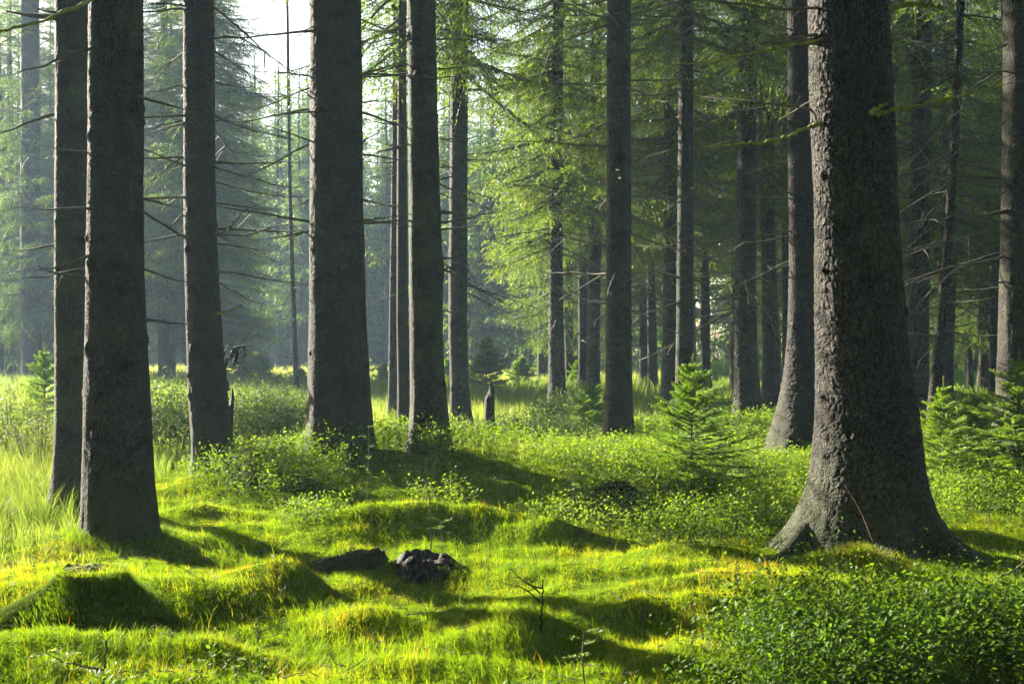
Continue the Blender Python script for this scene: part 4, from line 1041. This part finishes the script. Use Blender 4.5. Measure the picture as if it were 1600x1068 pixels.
# upturned root clump in front of the young spruce
g1 = ground(965, 800); g1[2] += .02
def clump(label, base, rx, ry, rz, seed):
    r = np.random.default_rng(seed); nt, npz = 60, 34
    th = np.linspace(0, 2*np.pi, nt, endpoint=False); ph = np.linspace(-.3, np.pi/2-.02, npz); TH, PH = np.meshgrid(th, ph)
    k = 1+.5*(fbm(TH*2+9, PH*4, seed, 4)-.5)+.2*(vnoise(TH*9, PH*9, seed+3)-.5)
    V = np.stack([rx*k*np.cos(PH)*np.cos(TH), ry*k*np.cos(PH)*np.sin(TH), rz*k*np.sin(PH)], -1).reshape(-1, 3)
    i, j = np.meshgrid(np.arange(npz-1), np.arange(nt), indexing='ij')
    q = np.stack([i*nt+j, i*nt+(j+1) % nt, (i+1)*nt+(j+1) % nt, (i+1)*nt+j], -1).reshape(-1, 4)
    o = thing('root_clump', label, 'root clump', base)
    link('soil', mesh('soil', V, [q, [list(range((npz-1)*nt, npz*nt))]], [M_rootsoil]), o)
    for kk in range(7):
        a = r.random()*6.28; p = np.array([rx*.8*math.cos(a), ry*.8*math.sin(a), rz*(.3+.5*r.random())])
        P = np.array([p*.7, p*1.1, p*1.25+r.normal(0, .04, 3), p*1.3+np.array([0, 0, -.1])+r.normal(0, .05, 3)])
        V, q = tube(smooth_path(P, 4), np.linspace(.012, .003, 13), 5)
        link('root', mesh('root', V, [q], [M_twig]), o)
clump('dark earthy root clump among the bilberries before the young spruce', g1, .26, .2, .24, 7)

# ------------------------------------------------------------------ seedlings, stalks and sticks
def stick(name, label, pts, r0, r1, twigs=0, seed=0, mat=None, cat='stick', group=None):
    P = np.array(pts); r = np.random.default_rng(seed); b = P[0].copy()
    Q = smooth_path(P-b, 7); Q[1:-1] += r.normal(0, r0*.5, Q[1:-1].shape)
    mb = MB(); V, q = tube(Q, np.linspace(r0, r1, len(Q)), 6); mb.add(V, q)
    for k in range(twigs):
        i0 = r.integers(len(Q)//3, len(Q)-1); l = .06+.14*r.random()
        d = unit(np.array([r.choice([-1, 1])*(.5+r.random()*.5), r.normal(0, .4), .5*r.random()]))
        t = np.linspace(0, 1, 5); W = Q[i0]+d*(l*t)[:, None]+r.normal(0, .006, (5, 3))*t[:, None]
        V, q = tube(W, r1*(1-.6*t)+.0008, 4); mb.add(V, q)
    o = link(name, mb.mesh(name, [mat or M_twig]), None, b)
    return tag(o, label, cat, group)
def up(px, py, ytop, dx=0, n=4, wob=3, seed=0):
    g = ground(px, py); r = np.random.default_rng(seed)
    return [np.array([(px+dx*t+r.normal(0, wob)*t*(1-t)*4-800)/F*g[1], g[1], CZ-(py+6+(ytop-py-6)*t-HZ)/F*g[1]]) for t in np.linspace(0, 1, n)]
stick('dry_stem', 'tall bent dry stem rising behind the rotten stump', up(673, 862, 700, -5, 5, 5, 1), .006, .0025, 4, 1)
stick('stick', 'straight bare stick at the lower left edge of the picture', up(163, 1075, 1000, 3, 3, 1, 2), .006, .005, 1, 2)
stick('stick', 'tiny dark forked twig in the grass left of the middle', up(408, 1008, 965, -5, 4, 2, 3), .005, .002, 3, 3)
s_ = up(845, 990, 905, 2, 4, 1, 4)
o = stick('dead_seedling', 'thin dead seedling with one slanting branch standing in the front grass', s_, .0065, .004, 2, 4, M_rotten, 'seedling')
g_ = ground(845, 990)[1]
mb = MB(); b = s_[0]
V, q = tube(smooth_path(np.array([pt(845, 927, g_), pt(832, 916, g_), pt(815, 905, g_-.02), pt(800, 890, g_-.03), pt(796, 886, g_-.03)])-b, 5), np.linspace(.0045, .0015, 21), 5); mb.add(V, q)
for a, c_ in [((826, 911), (818, 897)), ((812, 901), (799, 903)), ((806, 895), (806, 886))]:
    V, q = tube(np.array([pt(*a, g_-.02), pt((a[0]+c_[0])/2, (a[1]+c_[1])/2-1, g_-.02), pt(*c_, g_-.01)])-b, [.002, .0015, .001], 4); mb.add(V, q)
link('branch', mb.mesh('branch', [M_rotten]), o)
stick('fallen_branch', 'small grey fallen branch on the grass at the lower right of the middle', [pt(938, 1052, ground(940, 1055)[1]), pt(965, 1049, ground(940, 1055)[1]+.02), pt(985, 1042, ground(940, 1055)[1]+.03)], .008, .005, 1, 5, None, 'branch')
d_ = ground(1560, 905)[1]
stick('fallen_branch', 'curved grey fallen branch right of the giant spruce foot', [pt(1545, 908, d_), pt(1570, 898, d_), pt(1590, 888, d_), pt(1600, 872, d_+.05), pt(1585, 862, d_+.1)], .010, .005, 2, 6, None, 'branch')
stick('stick', 'pale thin stick leaning beside the right root of the giant spruce', [pt(1490, 888, 8.6), pt(1497, 862, 8.65), pt(1508, 832, 8.7)], .005, .004, 0, 7)
stick('dry_stem', 'yellow grass stalk leaning against the giant spruce', [pt(1364, 846, 8.75), pt(1345, 800, 8.9), pt(1325, 765, 9.0), pt(1314, 752, 9.02)], .0025, .0012, 1, 8, M_dry, 'stalk')
stick('dry_stem', 'reddish dry seed stalk at the foot of the giant spruce', up(1374, 856, 808, -3, 4, 1, 9), .006, .004, 0, 9, M_dry, 'stalk')
stick('dry_stem', 'short orange stalk right of the reddish seed stalk', up(1398, 858, 832, 2, 4, 1, 10), .005, .003, 0, 10, M_dry, 'stalk')
stick('dry_stem', 'thin red-brown stem on the ridge in the left grass', up(318, 922, 893, -3, 4, 2, 11), .004, .002, 1, 11, M_dry, 'stalk')
stick('dry_stem', 'thin dark stem at the right, above the golden hummock', up(1546, 825, 795, -2, 4, 2, 12), .005, .003, 1, 12, None, 'stalk')

def pinnate(label, px, py, ytop, nfr, flen, seed, name='seedling', lf=.03, cat='seedling', tone=.8, d=None, group=None):
    """small seedling with feathered leaves"""
    r = np.random.default_rng(seed); g = ground(px, py)
    if d: g = np.array([(px-800)/F*d, d, float(H((px-800)/F*d, d))])
    h = float(pt(px, ytop, g[1])[2]-g[2])
    o = thing(name, label, cat, g, 0, group)
    P = smooth_path(np.array([[0, 0, -.02], [.02*r.normal(), .02*r.normal(), h*.5], [.03*r.normal(), .02, h]]), 6)
    V, q = tube(P, np.linspace(.005, .002, len(P)), 5); link('stem', mesh('stem', V, [q], [M_twig]), o)
    PP, DD, SS, TT = [], [], [], []; wd = MB()
    for k in range(nfr):
        s = .35+.65*(k+.5)/nfr; p0 = np.array([np.interp(s*h, P[:, 2], P[:, 0]), np.interp(s*h, P[:, 2], P[:, 1]), s*h])
        az = k*2.4+r.normal(0, .3); el = .2+.5*s; L = flen*(.7+.5*r.random())
        d0 = np.array([math.cos(az)*math.cos(el), math.sin(az)*math.cos(el), math.sin(el)])
        t = np.linspace(0, 1, 6); Q = p0+d0*(L*t)[:, None]+np.array([0, 0, -.45*L])*(t**2)[:, None]
        V, q = tube(Q, np.linspace(.0018, .0008, 6), 3); wd.add(V, q)
        sd = np.array([-math.sin(az), math.cos(az), 0])
        for tt in np.linspace(.2, 1, 8):
            p = np.array([np.interp(tt, t, Q[:, c]) for c in range(3)])
            for sg in ((-1, 1) if tt < 1 else (0,)):
                PP.append(p); DD.append(d0*.5+sd*sg+np.array([0, 0, -.1+.15*r.normal()])); SS.append(lf*(.7+.5*r.random())); TT.append(np.clip(tone+.15*r.normal(), 0, 1))
    V, t1, t2, tn = leaves_at(np.array(PP), np.array(DD), np.array(SS), np.array(TT), .42, .15)
    link('leaves', mesh('leaves', V, [t1, t2], [M_bush], tone=tn, smooth=False), o)
    link('leaf_stalks', wd.mesh('leaf_stalks', [M_stemg]), o)
pinnate('sunlit seedling with feathered leaves against the foot of the broad trunk', 574, 735, 662, 6, .16, 1, d=11.6, lf=.035, tone=1.0)
pinnate('leafy seedling behind the rotten stump, beside the bent dry stem', 690, 848, 812, 5, .16, 2, lf=.03, tone=.9)
pinnate('feathery seedling in the bilberries left of the root clump', 890, 815, 715, 7, .16, 3, lf=.04, tone=.9)
pinnate('feathery seedling at the edge of the grass below the root clump', 955, 852, 795, 6, .14, 4, lf=.035, tone=.95)
pinnate('pale leafed seedling at the bottom edge of the picture', 915, 1075, 985, 6, .09, 5, lf=.03, tone=1.0)
pinnate('bright fern-like seedling in the lower left corner', 95, 1072, 1020, 6, .13, 6, lf=.035, tone=1.0)
pinnate('upright bright sprig at the bottom left of the middle', 368, 1075, 1025, 5, .06, 7, lf=.028, tone=1.0)
print('done objects', time.time()-T0, len(bpy.data.objects))

# grass and moss growing up round the feet of the nearest trunks
def fringe(cx, cy, r0, r1, n, hh, tn, a0=0.0, a1=6.283):
    th = a0+(a1-a0)*rng.random(n); r = r0+(r1-r0)*rng.random(n)**1.6
    x = cx+r*np.cos(th); y = cy+r*np.sin(th)
    return x, y, H(x, y)-.02, hh*(.4+.9*rng.random(n))*np.clip(1.25-(r-r0)/(r1-r0), .4, 1), np.clip(tn+rng.normal(0, .12, n), 0, 1), th
parts = [fringe(tB[3][0], tB[3][1], .24, .62, 5000, .10, .42), fringe(tA[3][0], tA[3][1], .18, .5, 2500, .13, .45), fringe(tQ[3][0], tQ[3][1], .50, 1.05, 9000, .085, .50),
         fringe(2.38, 8.72, .0, .40, 4200, .12, .70), fringe(tC[3][0], tC[3][1], .2, .5, 2000, .12, .45), fringe(g_st[0], g_st[1], .17, .36, 2600, .075, .42), fringe(g_lg[0], g_lg[1], .05, .36, 2000, .06, .42)]
x, y, z, h, tn, th = [np.concatenate([p[k] for p in parts]) for k in range(6)]; n = len(x)
V, q4, t3, tt = blades(x, y, z, h, .0022+.0020*rng.random(n), .3+.5*rng.random(n), th+rng.normal(0, .8, n), tn)
tag(link('fringe_grass', mesh('fringe_grass', V, [q4, t3], [M_grass], tone=tt, smooth=False)), 'grass growing up round the feet of the trunks and stumps', kind='stuff')
n = 3000; x, y = scatter(n, 5.0, 16); az = rng.random(n)*6.28; L = .03+.16*rng.random(n)**2
wt = np.exp(-((x-2.6)/1.3)**2-((y-9.2)/1.2)**2)+np.exp(-((x+3.1)/.9)**2-((y-9.7)/1.)**2)
kp = rng.random(n) < .22+.78*wt; x, y, az, L = x[kp], y[kp], az[kp], L[kp]
mb = MB()
for a, b, c_, l in zip(x, y, az, L):
    p = np.array([a, b, float(H(a, b))+.03]); d = np.array([math.cos(c_), math.sin(c_), rng.normal(.1, .2)])
    V, q = tube(np.array([p, p+d*l*.5+rng.normal(0, .06*l, 3), p+d*l]), [.003, .0025, .001], 4); mb.add(V, q)
tag(link('twig_litter', mb.mesh('twig_litter', [M_twig])), 'fallen twigs littering the moss', kind='stuff')

# ------------------------------------------------------------------ haze
def box(name, lo, hi, mat):
    V = np.array([[x, y, z] for z in (lo[2], hi[2]) for y in (lo[1], hi[1]) for x in (lo[0], hi[0])], float)
    q = [[0, 2, 3, 1], [4, 5, 7, 6], [0, 1, 5, 4], [2, 6, 7, 3], [0, 4, 6, 2], [1, 3, 7, 5]]
    return link(name, mesh(name, V, [np.array(q)], [mat], smooth=False))
HAZE = .0006
m, nt, ns, ln = new_mat('haze_air')
out = ns.new('ShaderNodeOutputMaterial'); pv = ns.new('ShaderNodeVolumePrincipled')
pv.inputs['Color'].default_value = (.54, .76, 1, 1); pv.inputs['Density'].default_value = HAZE; pv.inputs['Anisotropy'].default_value = .35
ln.new(pv.outputs[0], out.inputs['Volume'])
hz = box('haze', (-76, -24, -2.2), (76, 122, 26.5), m); tag(hz, 'morning haze hanging in the wood', kind='stuff')

# ------------------------------------------------------------------ light
w = bpy.data.worlds.new('World'); SC.world = w; w.use_nodes = True
nt = w.node_tree; nt.nodes.clear()
o = nt.nodes.new('ShaderNodeOutputWorld'); bg = nt.nodes.new('ShaderNodeBackground'); sk = nt.nodes.new('ShaderNodeTexSky')
sk.sky_type = 'NISHITA'; sk.sun_disc = False; sk.sun_elevation = SUN_EL; sk.sun_rotation = math.atan2(SUN_DIR[0], SUN_DIR[1])
sk.dust_density = 2.0
bg.inputs['Strength'].default_value = .05
nt.links.new(sk.outputs[0], bg.inputs[0]); nt.links.new(bg.outputs[0], o.inputs[0])
sun = bpy.data.lights.new('sun', 'SUN'); sun.energy = 5.0; sun.angle = math.radians(.6); sun.color = (1, .92, .79)
so = bpy.data.objects.new('sun', sun); C.objects.link(so)
so.rotation_euler = Vector(SUN_DIR).to_track_quat('Z', 'Y').to_euler(); so.location = (-30, 30, 28)

# ------------------------------------------------------------------ camera and render settings
cam = bpy.data.cameras.new('camera'); cam.sensor_width = 36; cam.lens = 36*F/1600; cam.clip_end = 600; cam.clip_start = .05
co = bpy.data.objects.new('camera', cam); C.objects.link(co); co.location = (0, 0, CZ); co.rotation_euler = (math.pi/2, 0, 0)
SC.camera = co
SC.view_settings.view_transform = 'Standard'; SC.view_settings.look = 'None'; SC.view_settings.exposure = 2.9; SC.view_settings.gamma = 1
cy = SC.cycles
cy.max_bounces = 6; cy.diffuse_bounces = 3; cy.glossy_bounces = 1; cy.transmission_bounces = 4; cy.volume_bounces = 1; cy.transparent_max_bounces = 4
cy.caustics_reflective = False; cy.caustics_refractive = False
cy.use_adaptive_sampling = True; cy.adaptive_threshold = .02
cy.sample_clamp_indirect = 6
cy.use_denoising = True; cy.denoiser = 'OPENIMAGEDENOISE'; cy.denoising_input_passes = 'RGB_ALBEDO_NORMAL'; cy.denoising_prefilter = 'ACCURATE'
print('script', time.time()-T0)
